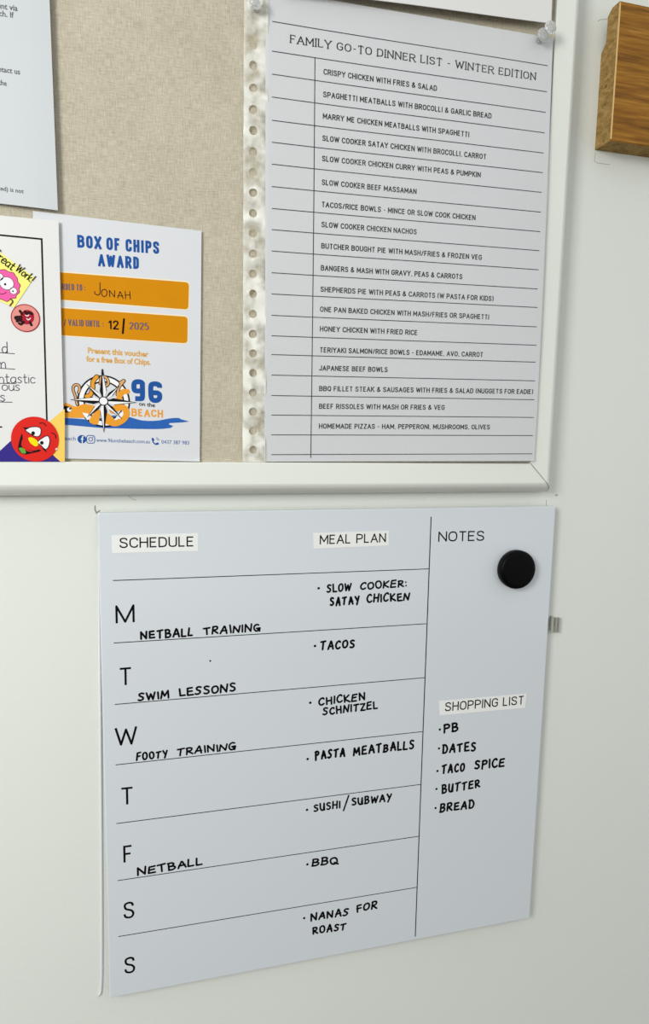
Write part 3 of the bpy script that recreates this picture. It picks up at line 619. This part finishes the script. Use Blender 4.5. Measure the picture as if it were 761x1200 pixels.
sq = [(0.09597, 0.33676), (0.31678, 0.33592), (0.32196, 0.03574), (0.09665, 0.03485)]
# film in front of the sheet, with a diagonal crease near the top left corner
cr0, cr1 = [(0.11394, 0.29829), (0.13553, 0.33235)]
fv = []; ff = []; nx, nz = 60, 50; qx0 = (0.11179, 0.03520)[0]
for j in range(nz+1):
    for i in range(nx+1):
        s_, t = i/nx, j/nz
        xl = qx0; xr = sq[1][0]*(1-t)+sq[2][0]*t; x = xl*(1-s_)+xr*s_; zt_ = sq[0][1]*(1-s_)+sq[1][1]*s_; zb_ = sq[3][1]*(1-s_)+sq[2][1]*s_; z = zt_*(1-t)+zb_*t
        dd = ((x-cr0[0])*(cr1[1]-cr0[1])-(z-cr0[1])*(cr1[0]-cr0[0]))/math.dist(cr0, cr1); along = ((x-cr0[0])*(cr1[0]-cr0[0])+(z-cr0[1])*(cr1[1]-cr0[1]))/math.dist(cr0, cr1)**2
        h_ = .0022*math.exp(-(dd/.0030)**2)*math.exp(-((along-.5)/.55)**4)
        fv.append((x, -(surf('L', x, z)+.0004+h_), z))
for j in range(nz):
    for i in range(nx):
        a = j*(nx+1)+i; ff.append((a, a+nx+1, a+nx+2, a+1))
obj('front_film', fv, ff, 'film', slv, 'clear film with a diagonal crease at the top left', smooth=True)
# punched strip with real holes
hy = [51.5, 75.9, 102.4, 127.2, 152, 176.6, 200.7, 225, 249, 272.6, 296.7, 320.2, 343.9, 367.6, 391, 414, 437, 460, 482.5, 505, 527]
HP = [(0.10249, 0.30194), (0.10251, 0.28950), (0.10253, 0.27590), (0.10255, 0.26309), (0.10258, 0.25020), (0.10261, 0.23732), (0.10264, 0.22463), (0.10267, 0.21175), (0.10271, 0.19894), (0.10275, 0.18626), (0.10280, 0.17323), (0.10285, 0.16042), (0.10291, 0.14742), (0.10296, 0.13431), (0.10303, 0.12128), (0.10309, 0.10836), (0.10316, 0.09535), (0.10323, 0.08223), (0.10330, 0.06930), (0.10338, 0.05626), (0.10345, 0.04340)]
sxl, sxr = (0.09637, 0.17092)[0], qx0; NR = 20; hr = .0027
zb_all = [sq[0][1]] + [(HP[i][1]+HP[i+1][1])/2 for i in range(len(HP)-1)] + [sq[3][1]]
pv = []; pf = []
def sv(x, z):
    b_ = .0006*math.sin(z*210+math.sin(z*95)*2)+.0005*math.sin(x*700+z*130)
    t_ = (x-sxl)/(sxr-sxl)
    pv.append((x, -(.0150+.0012*t_+max(0, b_+.0006)), z)); return len(pv)-1
for i, (hx, hz) in enumerate(HP):
    z1, z0 = zb_all[i], zb_all[i+1]; outer = []; ring = []
    per = 2*(sxr-sxl)+2*(z1-z0)
    for k in range(NR):
        a = 2*PI*k/NR; c_, s_ = math.cos(a), math.sin(a)
        tx = ((sxr-hx) if c_ > 0 else (sxl-hx))/c_ if abs(c_) > 1e-9 else 1e9; tz = ((z1-hz) if s_ > 0 else (z0-hz))/s_ if abs(s_) > 1e-9 else 1e9
        t = min(tx, tz); outer.append((hx+c_*t, hz+s_*t)); ring.append((hx+c_*hr, hz+s_*hr))
    corners = [(sxr, z1), (sxl, z1), (sxl, z0), (sxr, z0)]
    io = [sv(*p) for p in outer]; mid = [sv((p[0]+q[0])/2, (p[1]+q[1])/2) for p, q in zip(outer, ring)]; ir = [sv(*p) for p in ring]; ca = [math.atan2(p[1]-hz, p[0]-hx) % (2*PI) for p in corners]
    for k in range(NR):
        m = (k+1) % NR; pf.append((mid[k], mid[m], ir[m], ir[k]))
        a0 = 2*PI*k/NR; a1 = 2*PI*(k+1)/NR; cc = [sv(*corners[q]) for q in range(4) if a0 < ca[q] < a1]
        pf.append(tuple([io[k]] + cc + [io[m], mid[m], mid[k]]))
strip = obj('punched_strip', pv, pf, 'strip', slv, 'milky binder strip punched with a row of round holes', smooth=True)
# reinforcement fold next to the paper
# upper sleeve sheet
uq = [(0.10235, 0.41500), (0.31110, 0.43484), (0.31273, 0.34475), (0.11908, 0.33403)]
us = thing('upper_sheet', 'plain white sheet above the dinner list, only its lower edge in view', 'paper', ((uq[3][0]+uq[2][0])/2, -.0212, uq[3][1]))
sheet('page', uq, 'U', 'paper', us, th=.0006)

# ================================================================ PUSH PINS
def push_pin(c, d0, label):
    """clear plastic push pin: flange, waist, round head, steel point going into the board"""
    t = thing('push_pin', label, 'pin', (c[0], -d0, c[1]), 'clear push pins')
    lathe('flange', [(.0008, d0+.0001), (.0026, d0+.0002), (.0029, d0+.0007), (.0020, d0+.0012)], c, 'pin', t, n=36)
    lathe('grip', [(.0019, d0+.0013), (.0017, d0+.0028), (.0021, d0+.0042)], c, 'pin', t, n=36)
    lathe('head', [(.0020, d0+.0043), (.0038, d0+.0046), (.0044, d0+.0054), (.0041, d0+.0064), (.0028, d0+.0071), (.0010, d0+.0072)], c, 'pin', t, n=36)
    lathe('point', [(.0006, .013), (.0006, d0+.0036)], c, 'steel', t, n=12)
push_pin((0.30410, 0.33369), .0202, 'clear push pin at the top right of the dinner list sleeve, lower of two')
push_pin((0.30836, 0.33798), .0222, 'clear push pin at the lower right corner of the upper sheet')
push_pin((0.10320, 0.32329), .0172, 'clear push pin at the top left above the punched strip')

# ================================================================ LETTER (top left)
tq = [(-0.07233, 0.33131), (-0.01937, 0.33975), (-0.01802, 0.18870), (-0.07852, 0.19077)]
tr_e = [(-0.01964, 0.30685), (-0.02006, 0.27881), (-0.01967, 0.25037), (-0.01878, 0.21656), (-0.01802, 0.18870)]
let = thing('letter', 'folded white letter at the left edge with grey printed text', 'letter', (tq[3][0], -.017, tq[3][1]))
sheet('page', tq, 'T', 'letter_paper', let, nx=10, nz=40)
for txt, a, b, h in [('unt via', (-0.04775, 0.29837), (-0.03675, 0.29825), 0.00304), ('ch. If', (-0.04700, 0.29431), (-0.03899, 0.29427), 0.00295), ('ntact us', (-0.04868, 0.26394), (-0.03667, 0.26372), 0.00292), ('the', (-0.04874, 0.25668), (-0.04436, 0.25652), 0.00283), ('ited) is not', (-0.05184, 0.19746), (-0.03715, 0.19677), 0.00235)]:
    F = Flat('T'); typeset(F, txt, a, b, h, .016); F.build('printed_line', 'grey_text', let)

# ================================================================ AWARD SHEET
aq = [(-0.03260, 0.18766), (0.06917, 0.18491), (0.06724, 0.03512), (-0.03908, 0.03698)]
aw = thing('award_voucher', 'white box of chips award voucher with two orange bands and a nautical logo', 'voucher', ((aq[2][0]+aq[3][0])/2, -.0156, aq[3][1]))
sheet('page', aq, 'A', 'award_paper', aw, nx=60, nz=60)
for txt, a, b, h in [('BOX OF CHIPS', (-0.00744, 0.16829), (0.04216, 0.16830), 0.00763), ('AWARD', (0.00463, 0.15791), (0.02945, 0.15800), 0.00752)]:
    F = Flat('A'); write(F, txt, a, b, h, .205, gl=BOLD, gap=.13, inset=True); F.build('title', 'blue', aw, 'bold condensed blue title line ' + txt)
def band(quad, r):
    """rounded on its right end"""
    tl, tr, br, bl = quad
    def lerp(a, b, l): d = math.dist(a, b); return (a[0]+(b[0]-a[0])*l/d, a[1]+(b[1]-a[1])*l/d)
    ps = [tl]
    for c, p, q in ((tr, tl, br), (br, tr, bl)):
        a = lerp(c, p, r); b = lerp(c, q, r)
        for k in range(6):
            t = k/5; ps.append(tuple((1-t)**2*a[j]+2*t*(1-t)*c[j]+t*t*b[j] for j in (0, 1)))
    ps.append(bl); return ps
for q1, q2 in (([(-0.02324, 0.15336), (0.06159, 0.15275), (0.06102, 0.13393), (-0.02380, 0.13544)], [(-0.02326, 0.15259), (0.06092, 0.15195), (0.06036, 0.13470), (-0.02378, 0.13612)]), ([(-0.02392, 0.13171), (0.06061, 0.13090), (0.06026, 0.11225), (-0.02448, 0.11373)], [(-0.02394, 0.13099), (0.05994, 0.13010), (0.05960, 0.11299), (-0.02446, 0.11441)])):
    F = Flat('A', .00005); F.poly(band(q1, .0028)); bd = F.build('band', 'band_edge', aw, 'orange band with a pale outline')
    F = Flat('A', .00010); F.poly(band(q2, .0024)); F.build('fill', 'band', bd)
for txt, a, b, h, wd, mt in [('AWARDED TO :', (-0.02434, 0.14190), (-0.00336, 0.14227), 0.00394, .17, 'band_text'), ('/ VALID UNTIL :', (-0.01679, 0.12025), (0.00723, 0.12060), 0.00401, .17, 'band_text')]:
    F = Flat('A', .00016); write(F, txt, a, b, h, wd, gl=BOLD, gap=.08); F.build('printed_line', mt, aw)
F = Flat('A', .00016); write(F, '2025', (0.02289, 0.11994), (0.03510, 0.12016), 0.00474, .15, gap=.10, serif=.0, contrast=(.2, .1)); F.build('printed_line', 'band_text', aw, 'printed year 2025')
F = Flat('A', .00016); write(F, 'J', (0.00191, 0.14037), (0.00571, 0.14031), 0.00759, .07, gl=HAND, cap=True, inset=False); write(F, 'ONAH', (0.00611, 0.13976), (0.02412, 0.13902), 0.00438, .12, gl=HAND, gap=.2, cap=True, jitter=.05, inset=False); F.build('handwriting', 'pen_brown', aw, 'handwritten first name in brown pen')
F = Flat('A', .00016); write(F, '12', (0.01002, 0.11990), (0.01646, 0.11992), 0.00480, .19, gl=HAND, gap=.1, cap=True, inset=False); F.stroke([(0.01968, 0.12629), (0.01878, 0.11742)], .0012); F.build('handwriting', 'ink', aw, 'bold marker 12 and stroke')
for txt, a, b in [('Present this voucher', (-0.00284, 0.10403), (0.03458, 0.10319)), ('for a free Box of Chips.', (-0.00391, 0.09865), (0.03591, 0.09811))]:
    F = Flat('A'); typeset(F, txt, a, b, 0.00340, .03, 1.0); F.build('printed_line', 'gold', aw)
# logo ------------------------------------------------------------
def fill(lift, pts, mt, name, parent, label=None, sp=True, closed=True):
    F = Flat('A', lift); F.poly(spline(pts, True, 4) if sp else pts); return F.build(name, mt, parent, label)
F = Flat('A', .00006); F.poly(spline([(-0.01842, 0.06269), (-0.01070, 0.06236), (-0.00029, 0.06202), (0.01032, 0.06471), (0.02055, 0.06427), (0.02958, 0.06206), (0.03886, 0.06196), (0.04770, 0.06366), (0.05325, 0.06405), (0.05492, 0.06330)], False, 4) + [(0.06051, 0.06182), (0.05602, 0.06117), (0.04766, 0.06056)] + [(0.04710, 0.05970), (0.04998, 0.05868), (0.04818, 0.05730)] + spline([(0.04818, 0.05730), (0.03988, 0.05648), (0.02624, 0.05637), (0.01548, 0.05652), (0.00538, 0.05658), (-0.00771, 0.05751), (-0.01854, 0.05835)], False, 4))
F.build('wave', 'wave_blue', aw, 'blue sea swoosh')
cc = (0.00598, 0.07392); RX = ((0.02201, 0.07353)[0]-(-0.00955, 0.07415)[0])/2; RZ = ((0.00633, 0.08990)[1]-(0.00561, 0.05768)[1])/2; cc = (((0.02201, 0.07353)[0]+(-0.00955, 0.07415)[0])/2, ((0.00633, 0.08990)[1]+(0.00561, 0.05768)[1])/2)
F = Flat('A', .00010)
o1 = ell(cc, RX, RZ, 48); i1 = ell(cc, RX*.77, RZ*.77, 48)
for k in range(48): m_ = (k+1) % 48; F.face([o1[k], o1[m_], i1[m_], i1[k]])
ring_ = F.build('compass_ring', 'white', aw, 'white ring with black outlines')
F = Flat('A', .00013); F.stroke(o1, .0010, closed=True); F.stroke(i1, .0009, closed=True); F.build('outline', 'black', ring_)
octo = fill(.00016, [(-0.01805, 0.07166), (-0.01458, 0.07132), (-0.01106, 0.06995), (-0.00604, 0.07170), (0.00003, 0.07077), (0.00304, 0.06948), (0.00087, 0.06670), (-0.00389, 0.06413), (-0.00757, 0.06297), (-0.01553, 0.06296), (-0.01828, 0.06383)], 'octopus', 'octopus', aw, 'orange octopus wound through the compass')
def tent(pts, wd, lift, mt='octopus'):
    F = Flat('A', lift-.00002); F.stroke(spline(pts, False, 5), wd+.0009, cap=True); F.build('outline', 'black', octo)
    F = Flat('A', lift); F.stroke(spline(pts, False, 5), wd, cap=True); F.build('tentacle', mt, octo)
tent([(-0.01020, 0.07132), (-0.01110, 0.07616), (-0.01246, 0.08097), (-0.01141, 0.08353), (-0.00910, 0.08350), (-0.00839, 0.08110), (-0.00922, 0.07892)], .0010, .00020, 'tan')
tent([(-0.00436, 0.07663), (-0.00199, 0.07778), (-0.00054, 0.08188), (-0.00023, 0.08595), (0.00219, 0.08927)], .0022, .00020)
tent([(0.00418, 0.08501), (0.00506, 0.08921), (0.00794, 0.08888), (0.00929, 0.08573), (0.00809, 0.08379)], .0012, .00020, 'tan')
tent([(0.01458, 0.07826), (0.01573, 0.08294), (0.01846, 0.08658), (0.01874, 0.08741), (0.01659, 0.08597)], .0012, .00022, 'tan')
F = Flat('A', .00024); F.stroke(spline([(0.01563, 0.06978), (0.01559, 0.07583), (0.01780, 0.08000), (0.02074, 0.08047)], False, 5), .0033, cap=True); F.stroke(spline([(0.00812, 0.06109), (0.01288, 0.05980), (0.01773, 0.06211), (0.02010, 0.06603), (0.01894, 0.06959), (0.01521, 0.07005), (0.01145, 0.06804)], False, 5), .0040, cap=True); F.poly(spline([(-0.00320, 0.06060), (-0.00020, 0.06558), (0.00354, 0.06840), (0.00342, 0.06347), (0.00147, 0.05876)], True, 4)); F.poly(spline([(0.00744, 0.06630), (0.01032, 0.06471), (0.01342, 0.06036), (0.01019, 0.05865), (0.00749, 0.06135)], True, 4)); F.build('tentacle', 'octopus', octo)
F = Flat('A', .00026); F.poly([(-0.00722, 0.06624), (-0.00385, 0.06577), (-0.00235, 0.06335), (-0.00422, 0.06140), (-0.00548, 0.06328)]); F.poly([(0.01338, 0.06367), (0.01675, 0.06706), (0.01833, 0.06571), (0.01613, 0.06263)]); F.build('sucker', 'white', octo)
F = Flat('A', .00022); F.poly(spline([(-0.01810, 0.06994), (-0.01615, 0.07009), (-0.01361, 0.06907), (-0.01393, 0.06690), (-0.01627, 0.06604), (-0.01820, 0.06680)], True, 4)); F.build('eye_rim', 'black', octo)
F = Flat('A', .00026); F.poly(ell((-0.01503, 0.06796), .0014, .0014, 14)); F.build('eye', 'white', octo)
F = Flat('A', .00030); F.poly(ell((-0.01450, 0.06851), .0006, .0006, 10)); F.build('pupil', 'black', octo)
# compass star: each ray is half white, half black
rose = Flat('A', .00034); roseb = Flat('A', .00038); cx = (0.00598, 0.07392)
def ray(tip, base_w, ln=None):
    d = (tip[0]-cx[0], tip[1]-cx[1]); l = math.hypot(*d); d = (d[0]/l, d[1]/l); n_ = (-d[1], d[0]); k = .16*.0392
    a = (cx[0]+d[0]*k+n_[0]*base_w, cx[1]+d[1]*k+n_[1]*base_w); b = (cx[0]+d[0]*k-n_[0]*base_w, cx[1]+d[1]*k-n_[1]*base_w)
    rose.poly([cx, b, tip, a]); roseb.poly([cx, tip, a]); roseb.stroke([b, tip], .0003, cap=False)
for p in [(-0.00407, 0.06353), (0.01721, 0.06292), (-0.00406, 0.08431), (0.01591, 0.08393)]: ray(p, .0014)
for p in [(0.00564, 0.09398), (0.00585, 0.05388), (-0.01419, 0.07424), (0.02652, 0.07359)]: ray(p, .0021)
roseo = rose.build('compass_star', 'white', aw, 'black and white compass star'); roseb.build('dark_half', 'black', roseo)
F = Flat('A', .00034); F.poly([(0.00528, 0.09424), (0.00612, 0.09427), (0.00634, 0.09239), (0.00657, 0.09105), (0.00570, 0.08967), (0.00505, 0.09099)]); F.build('tip', 'black', roseo)
F = Flat('A', .00042); F.poly(ell(cx, .0030, .0030, 20)); F.build('hub_outline', 'black', roseo)
F = Flat('A', .00045); F.poly(ell(cx, .0024, .0024, 20)); F.build('hub', 'white', roseo)
F = Flat('A', .00012)
F.stroke(spline([(0.02576, 0.07611), (0.02872, 0.07608), (0.03025, 0.07678), (0.03043, 0.08176), (0.03040, 0.08671)], False, 4), .0032, cap=False); F.stroke(spline([(0.03031, 0.08065), (0.03038, 0.08561), (0.02916, 0.08689), (0.02647, 0.08680), (0.02522, 0.08544), (0.02522, 0.08215), (0.02638, 0.08108), (0.02988, 0.08119)], False, 4), .0032, cap=False)
F.stroke(spline([(0.04132, 0.08348), (0.04123, 0.08514), (0.03971, 0.08592), (0.03726, 0.08584), (0.03589, 0.08469), (0.03572, 0.08026), (0.03605, 0.07667), (0.03739, 0.07532), (0.03985, 0.07539), (0.04124, 0.07682), (0.04127, 0.07904), (0.03991, 0.08011), (0.03691, 0.08013)], False, 4), .0032, cap=False)
F.build('logo_number', 'blue', aw, 'bold blue number 96')
F = Flat('A'); typeset(F, 'on the', (0.02811, 0.07164), (0.03832, 0.07078), 0.00255, .02); F.build('logo_text', 'black', aw, 'small black words on the')
F = Flat('A'); write(F, 'BEACH', (0.02325, 0.06466), (0.04334, 0.06407), 0.00512, .2, gap=.14, jitter=.03); F.build('logo_text', 'octopus', aw, 'orange word BEACH')
fb = (-0.00793, 0.04917); ig = (-0.00254, 0.04919); ph = (0.03830, 0.04857)
F = Flat('A'); F.poly(ell(fb, .0027, .0027, 24)); ic = F.build('round_icon', 'blue', aw, 'blue round social media icon')
F = Flat('A', .00014); F.stroke(spline([(fb[0]+.0012, fb[1]+.0016), (fb[0]+.0003, fb[1]+.0013), (fb[0]+.0002, fb[1]-.0027)], False, 4), .0006, cap=False); F.stroke([(fb[0]-.0007, fb[1]+.0001), (fb[0]+.0011, fb[1]+.0001)], .0005, cap=False); F.build('letter_f', 'white', ic)
F = Flat('A'); sq_ = [(ig[0]+.0025*abs(math.cos(a))**.5*(1 if math.cos(a) > 0 else -1), ig[1]+.0025*abs(math.sin(a))**.5*(1 if math.sin(a) > 0 else -1)) for a in [2*PI*(k+.5)/32 for k in range(32)]]
F.stroke(sq_, .0005, closed=True); F.stroke(ell(ig, .0012, .0012, 18), .00045, closed=True); F.poly(ell((ig[0]+.0014, ig[1]+.0014), .0003, .0003, 8)); F.build('square_icon', 'blue', aw, 'blue outlined camera icon')
F = Flat('A'); F.stroke(spline([(ph[0]-.0018, ph[1]+.0018), (ph[0]-.0018, ph[1]), (ph[0]-.0006, ph[1]-.0018), (ph[0]+.0018, ph[1]-.0020)], False, 5), .0008); F.stroke([(ph[0]-.0018, ph[1]+.0014), (ph[0]-.0014, ph[1]+.0006)], .0014); F.stroke([(ph[0]+.0006, ph[1]-.0020), (ph[0]+.0014, ph[1]-.0016)], .0014)
F.stroke(ell(ph, .0016, .0016, 6, .2, 1.3), .0003); F.stroke(ell(ph, .0024, .0024, 6, .2, 1.3), .0003); F.build('phone_icon', 'blue', aw, 'blue telephone handset icon')
for txt, a, b in [('each', (-0.01826, 0.04855), (-0.01175, 0.04830)), ('www.96onthebeach.com.au', (0.00089, 0.04757), (0.03476, 0.04695)), ('0437 387 983', (0.04214, 0.04692), (0.06029, 0.04643))]:
    F = Flat('A'); typeset(F, txt, a, b, 0.00240, .0); F.build('printed_line', 'blue', aw)

# ================================================================ CERTIFICATE
cq = [(-0.11854, 0.18321), (-0.01784, 0.18253), (-0.01848, 0.03475), (-0.12740, 0.03429)]
ce = thing('certificate', 'white award certificate with a black border line and colourful round and square stickers', 'certificate', ((cq[2][0]+cq[3][0])/2, -.0178, cq[3][1]))
sheet('page', cq, 'C', 'paper', ce, nx=40, nz=8)
F = Flat('C'); F.stroke([(-0.11484, 0.17226), (-0.02784, 0.17102), (-0.02840, 0.06065), (-0.02856, 0.04610)], .0010, cap=False); F.build('border_line', 'black', ce)
F = Flat('C', .00006); F.poly([(-0.01756, 0.06813), (-0.01808, 0.06796), (-0.02690, 0.06014), (-0.04138, 0.04757), (-0.02115, 0.03474), (-0.01848, 0.03475)]); F.build('corner_shape', 'yellow_corner', ce, 'yellow printed corner triangle')
F = Flat('C', .00010); F.poly([(-0.06360, 0.03456), (-0.04211, 0.05527), (-0.02115, 0.03474)]); F.build('corner_shape', 'purple', ce, 'purple printed triangle')
for txt, a, b, h in [('d', (-0.05301, 0.10170), (-0.04943, 0.10160), 0.00671), ('m', (-0.05637, 0.09258), (-0.05079, 0.09259), 0.00622), ('ntastic', (-0.05553, 0.08338), (-0.03434, 0.08388), 0.00628), ('ous', (-0.05391, 0.07885), (-0.04343, 0.07896), 0.00602), ('s', (-0.05524, 0.07222), (-0.05207, 0.07215), 0.00629)]:
    F = Flat('C'); write(F, txt, a, b, h, .075, gl=HAND, gap=.06, cap=True, inset=False); F.build('handwriting', 'pen', ce, 'lower-case pen handwriting ' + txt)
for p in [[(-0.05551, 0.10179), (-0.04569, 0.10140)], [(-0.05589, 0.09234), (-0.04579, 0.09200)], [(-0.05627, 0.08304), (-0.04563, 0.08329)], [(-0.05672, 0.07165), (-0.04817, 0.07167)]]:
    F = Flat('C', .00005); F.stroke(p, .00045, cap=False); F.build('writing_line', 'thin_print', ce)
F = Flat('C'); F.stroke([(-0.05784, 0.05606), (-0.05499, 0.05627)], .0009); F.build('writing_line', 'ink', ce)
def lay(name, mt, parent, pts, lift, label=None, sp=True):
    F = Flat('C', lift); F.poly(spline(pts, True, 4) if sp else pts); return F.build(name, mt, parent, label)
def line(name, mt, parent, strokes, wd, lift, closed=False, sp=True):
    F = Flat('C', lift)
    for s_ in strokes: F.stroke(spline(s_, closed, 4) if sp else s_, wd, closed=closed)
    return F.build(name, mt, parent)
# yellow square sticker with a pink cloud creature
ys = lay('square_sticker', 'yellow', ce, [(-0.07047, 0.14039), (-0.05539, 0.16384), (-0.03285, 0.14794), (-0.04499, 0.12911)], .0003, 'yellow square sticker with a pink fluffy creature', sp=False)
body = [(-0.06378, 0.14334), (-0.05975, 0.14961), (-0.05401, 0.15103), (-0.05212, 0.15092), (-0.04924, 0.15138), (-0.04737, 0.15027), (-0.04460, 0.14987), (-0.04360, 0.14828), (-0.04246, 0.14670), (-0.04228, 0.14485), (-0.04091, 0.14262), (-0.04171, 0.14059), (-0.04155, 0.13852), (-0.04331, 0.13668), (-0.04386, 0.13492), (-0.04629, 0.13446), (-0.04853, 0.13254), (-0.05019, 0.13295), (-0.05280, 0.13379), (-0.05661, 0.13380), (-0.06034, 0.13557)]
lay('creature', 'pink', ys, body, .00036, 'pink fluffy body'); line('creature_outline', 'black', ys, [body], .0003, .00040, closed=True)
for c_, r_ in (((-0.04859, 0.14330), .0040), ((-0.04500, 0.13910), .0021), ((-0.05256, 0.14688), .0022)):
    lay('eye', 'white', ys, ell(c_, r_, r_*.95, 18), .00042, sp=False); line('eye_outline', 'black', ys, [ell(c_, r_, r_*.95, 18)], .00025, .00044, closed=True, sp=False)
for c_, r_ in (((-0.04948, 0.14268), .0007), ((-0.04521, 0.13889), .0005), ((-0.05252, 0.14664), .0005)): lay('pupil', 'black', ys, ell(c_, r_, r_, 10), .00046, sp=False)
line('smile', 'black', ys, [[(-0.05314, 0.13715), (-0.05100, 0.13678), (-0.04909, 0.13792)]], .0003, .00046)
line('leg', 'brown', ys, [[(-0.04673, 0.13418), (-0.04553, 0.13273), (-0.04727, 0.13024)]], .0009, .00042)
F = Flat('C', .00046); write(F, 'Great', (-0.05627, 0.15961), (-0.04533, 0.15102), 0.00526, .12, gl=HAND, gap=.02, cap=True, inset=False, upright=False); write(F, 'Work!', (-0.04367, 0.15149), (-0.03463, 0.14457), 0.00480, .12, gl=HAND, gap=.02, cap=True, inset=False, upright=False); F.build('lettering', 'black', ys, 'brush lettering Great Work!')
# small round sticker
dcx = (-0.03869, 0.12329); rr = .0084
ds = lay('round_sticker', 'berry', ce, ell(dcx, rr, rr, 36), .0003, 'small salmon round sticker with a red berry figure', sp=False)
lay('face', 'dot', ds, ell(dcx, rr*.93, rr*.93, 36), .00034, sp=False)
lay('berry', 'berry', ds, [(-0.04077, 0.12666), (-0.03803, 0.12820), (-0.03512, 0.12760), (-0.03373, 0.12527), (-0.03418, 0.12190), (-0.03686, 0.11970), (-0.04003, 0.11988), (-0.04189, 0.12250), (-0.04155, 0.12508)], .00038)
line('limb', 'berry_dark', ds, [[(-0.04056, 0.12564), (-0.04171, 0.12737)], [(-0.04111, 0.12382), (-0.04428, 0.12349), (-0.04360, 0.12214), (-0.04116, 0.12254)], [(-0.03976, 0.12082), (-0.04127, 0.11946), (-0.04247, 0.11990)], [(-0.03609, 0.12077), (-0.03541, 0.11926)], [(-0.03879, 0.12728), (-0.03811, 0.12604), (-0.03662, 0.12664), (-0.03468, 0.12599)], [(-0.04364, 0.12112), (-0.04216, 0.12171), (-0.04073, 0.12103)]], .0015, .00042)
for p in ([(-0.03863, 0.12499), (-0.03767, 0.12453), (-0.03667, 0.12521)], [(-0.03797, 0.12298), (-0.03702, 0.12226), (-0.03585, 0.12335)]): line('eye', 'white', ds, [p], .0005, .00046)
# large glossy red face sticker
ra = [(-0.04978, 0.04865), (-0.02165, 0.04900), (-0.03535, 0.06307), (-0.03631, 0.03473)]; rc = ((ra[0][0]+ra[1][0])/2, (ra[2][1]+ra[3][1])/2)
rs = lay('red_sticker', 'red', ce, ell(rc, (ra[1][0]-ra[0][0])/2, (ra[2][1]-ra[3][1])/2, 48), .0004, 'large glossy red round smiling face sticker', sp=False)
e1 = [(-0.04123, 0.05475), (-0.03808, 0.05640), (-0.03381, 0.05664), (-0.03205, 0.05511), (-0.03262, 0.05156), (-0.03502, 0.05055), (-0.03872, 0.05243)]; e2 = [(-0.03428, 0.04712), (-0.03101, 0.04996), (-0.02820, 0.05108), (-0.02701, 0.04850), (-0.02780, 0.04449), (-0.02974, 0.04252), (-0.03224, 0.04488)]
for e in (e1, e2): lay('eye', 'white', rs, e, .00048); line('eye_outline', 'black', rs, [e], .0005, .00050, closed=True)
for c_ in ((-0.03671, 0.05268), (-0.03178, 0.04666)): lay('pupil', 'black', rs, ell(c_, .0011, .0012, 14), .00052, sp=False)
lay('eyelid', 'black', rs, [(-0.04271, 0.05643), (-0.04033, 0.05615), (-0.03783, 0.05641), (-0.04088, 0.05465)], .00051, sp=False); lay('eyelid', 'black', rs, [(-0.03229, 0.04482), (-0.02973, 0.04274), (-0.02894, 0.04052), (-0.03101, 0.04229)], .00051, sp=False)
line('brow', 'black', rs, [[(-0.03273, 0.05896), (-0.03046, 0.05911), (-0.02900, 0.05742)], [(-0.02585, 0.05316), (-0.02370, 0.05184), (-0.02341, 0.04968)]], .0005, .00051)
lay('mouth', 'black', rs, [(-0.04320, 0.05237), (-0.04561, 0.04512), (-0.04540, 0.04120), (-0.04223, 0.03929), (-0.03784, 0.04008), (-0.03306, 0.04130), (-0.03338, 0.04249), (-0.03658, 0.04170), (-0.04006, 0.04248), (-0.04271, 0.04541)], .00048)
lay('lip', 'red', rs, [(-0.04304, 0.04863), (-0.04385, 0.04540), (-0.04278, 0.04327), (-0.04011, 0.04114), (-0.03710, 0.04105), (-0.04007, 0.04232), (-0.04228, 0.04488)], .00050)
lay('tongue', 'green', rs, [(-0.04543, 0.04308), (-0.04328, 0.04337), (-0.04169, 0.04188), (-0.04150, 0.04010), (-0.04375, 0.04009)], .00053)
lay('nose', 'nose', rs, [(-0.03961, 0.04963), (-0.03755, 0.04998), (-0.03568, 0.04893), (-0.03427, 0.04750), (-0.03404, 0.04524), (-0.03558, 0.04441), (-0.03765, 0.04563), (-0.03899, 0.04728)], .00055)
lay('glint', 'hl', rs, [(-0.02388, 0.04290), (-0.02273, 0.04356), (-0.02255, 0.04291), (-0.02359, 0.04219)], .00050)
bpy.context.view_layer.update()
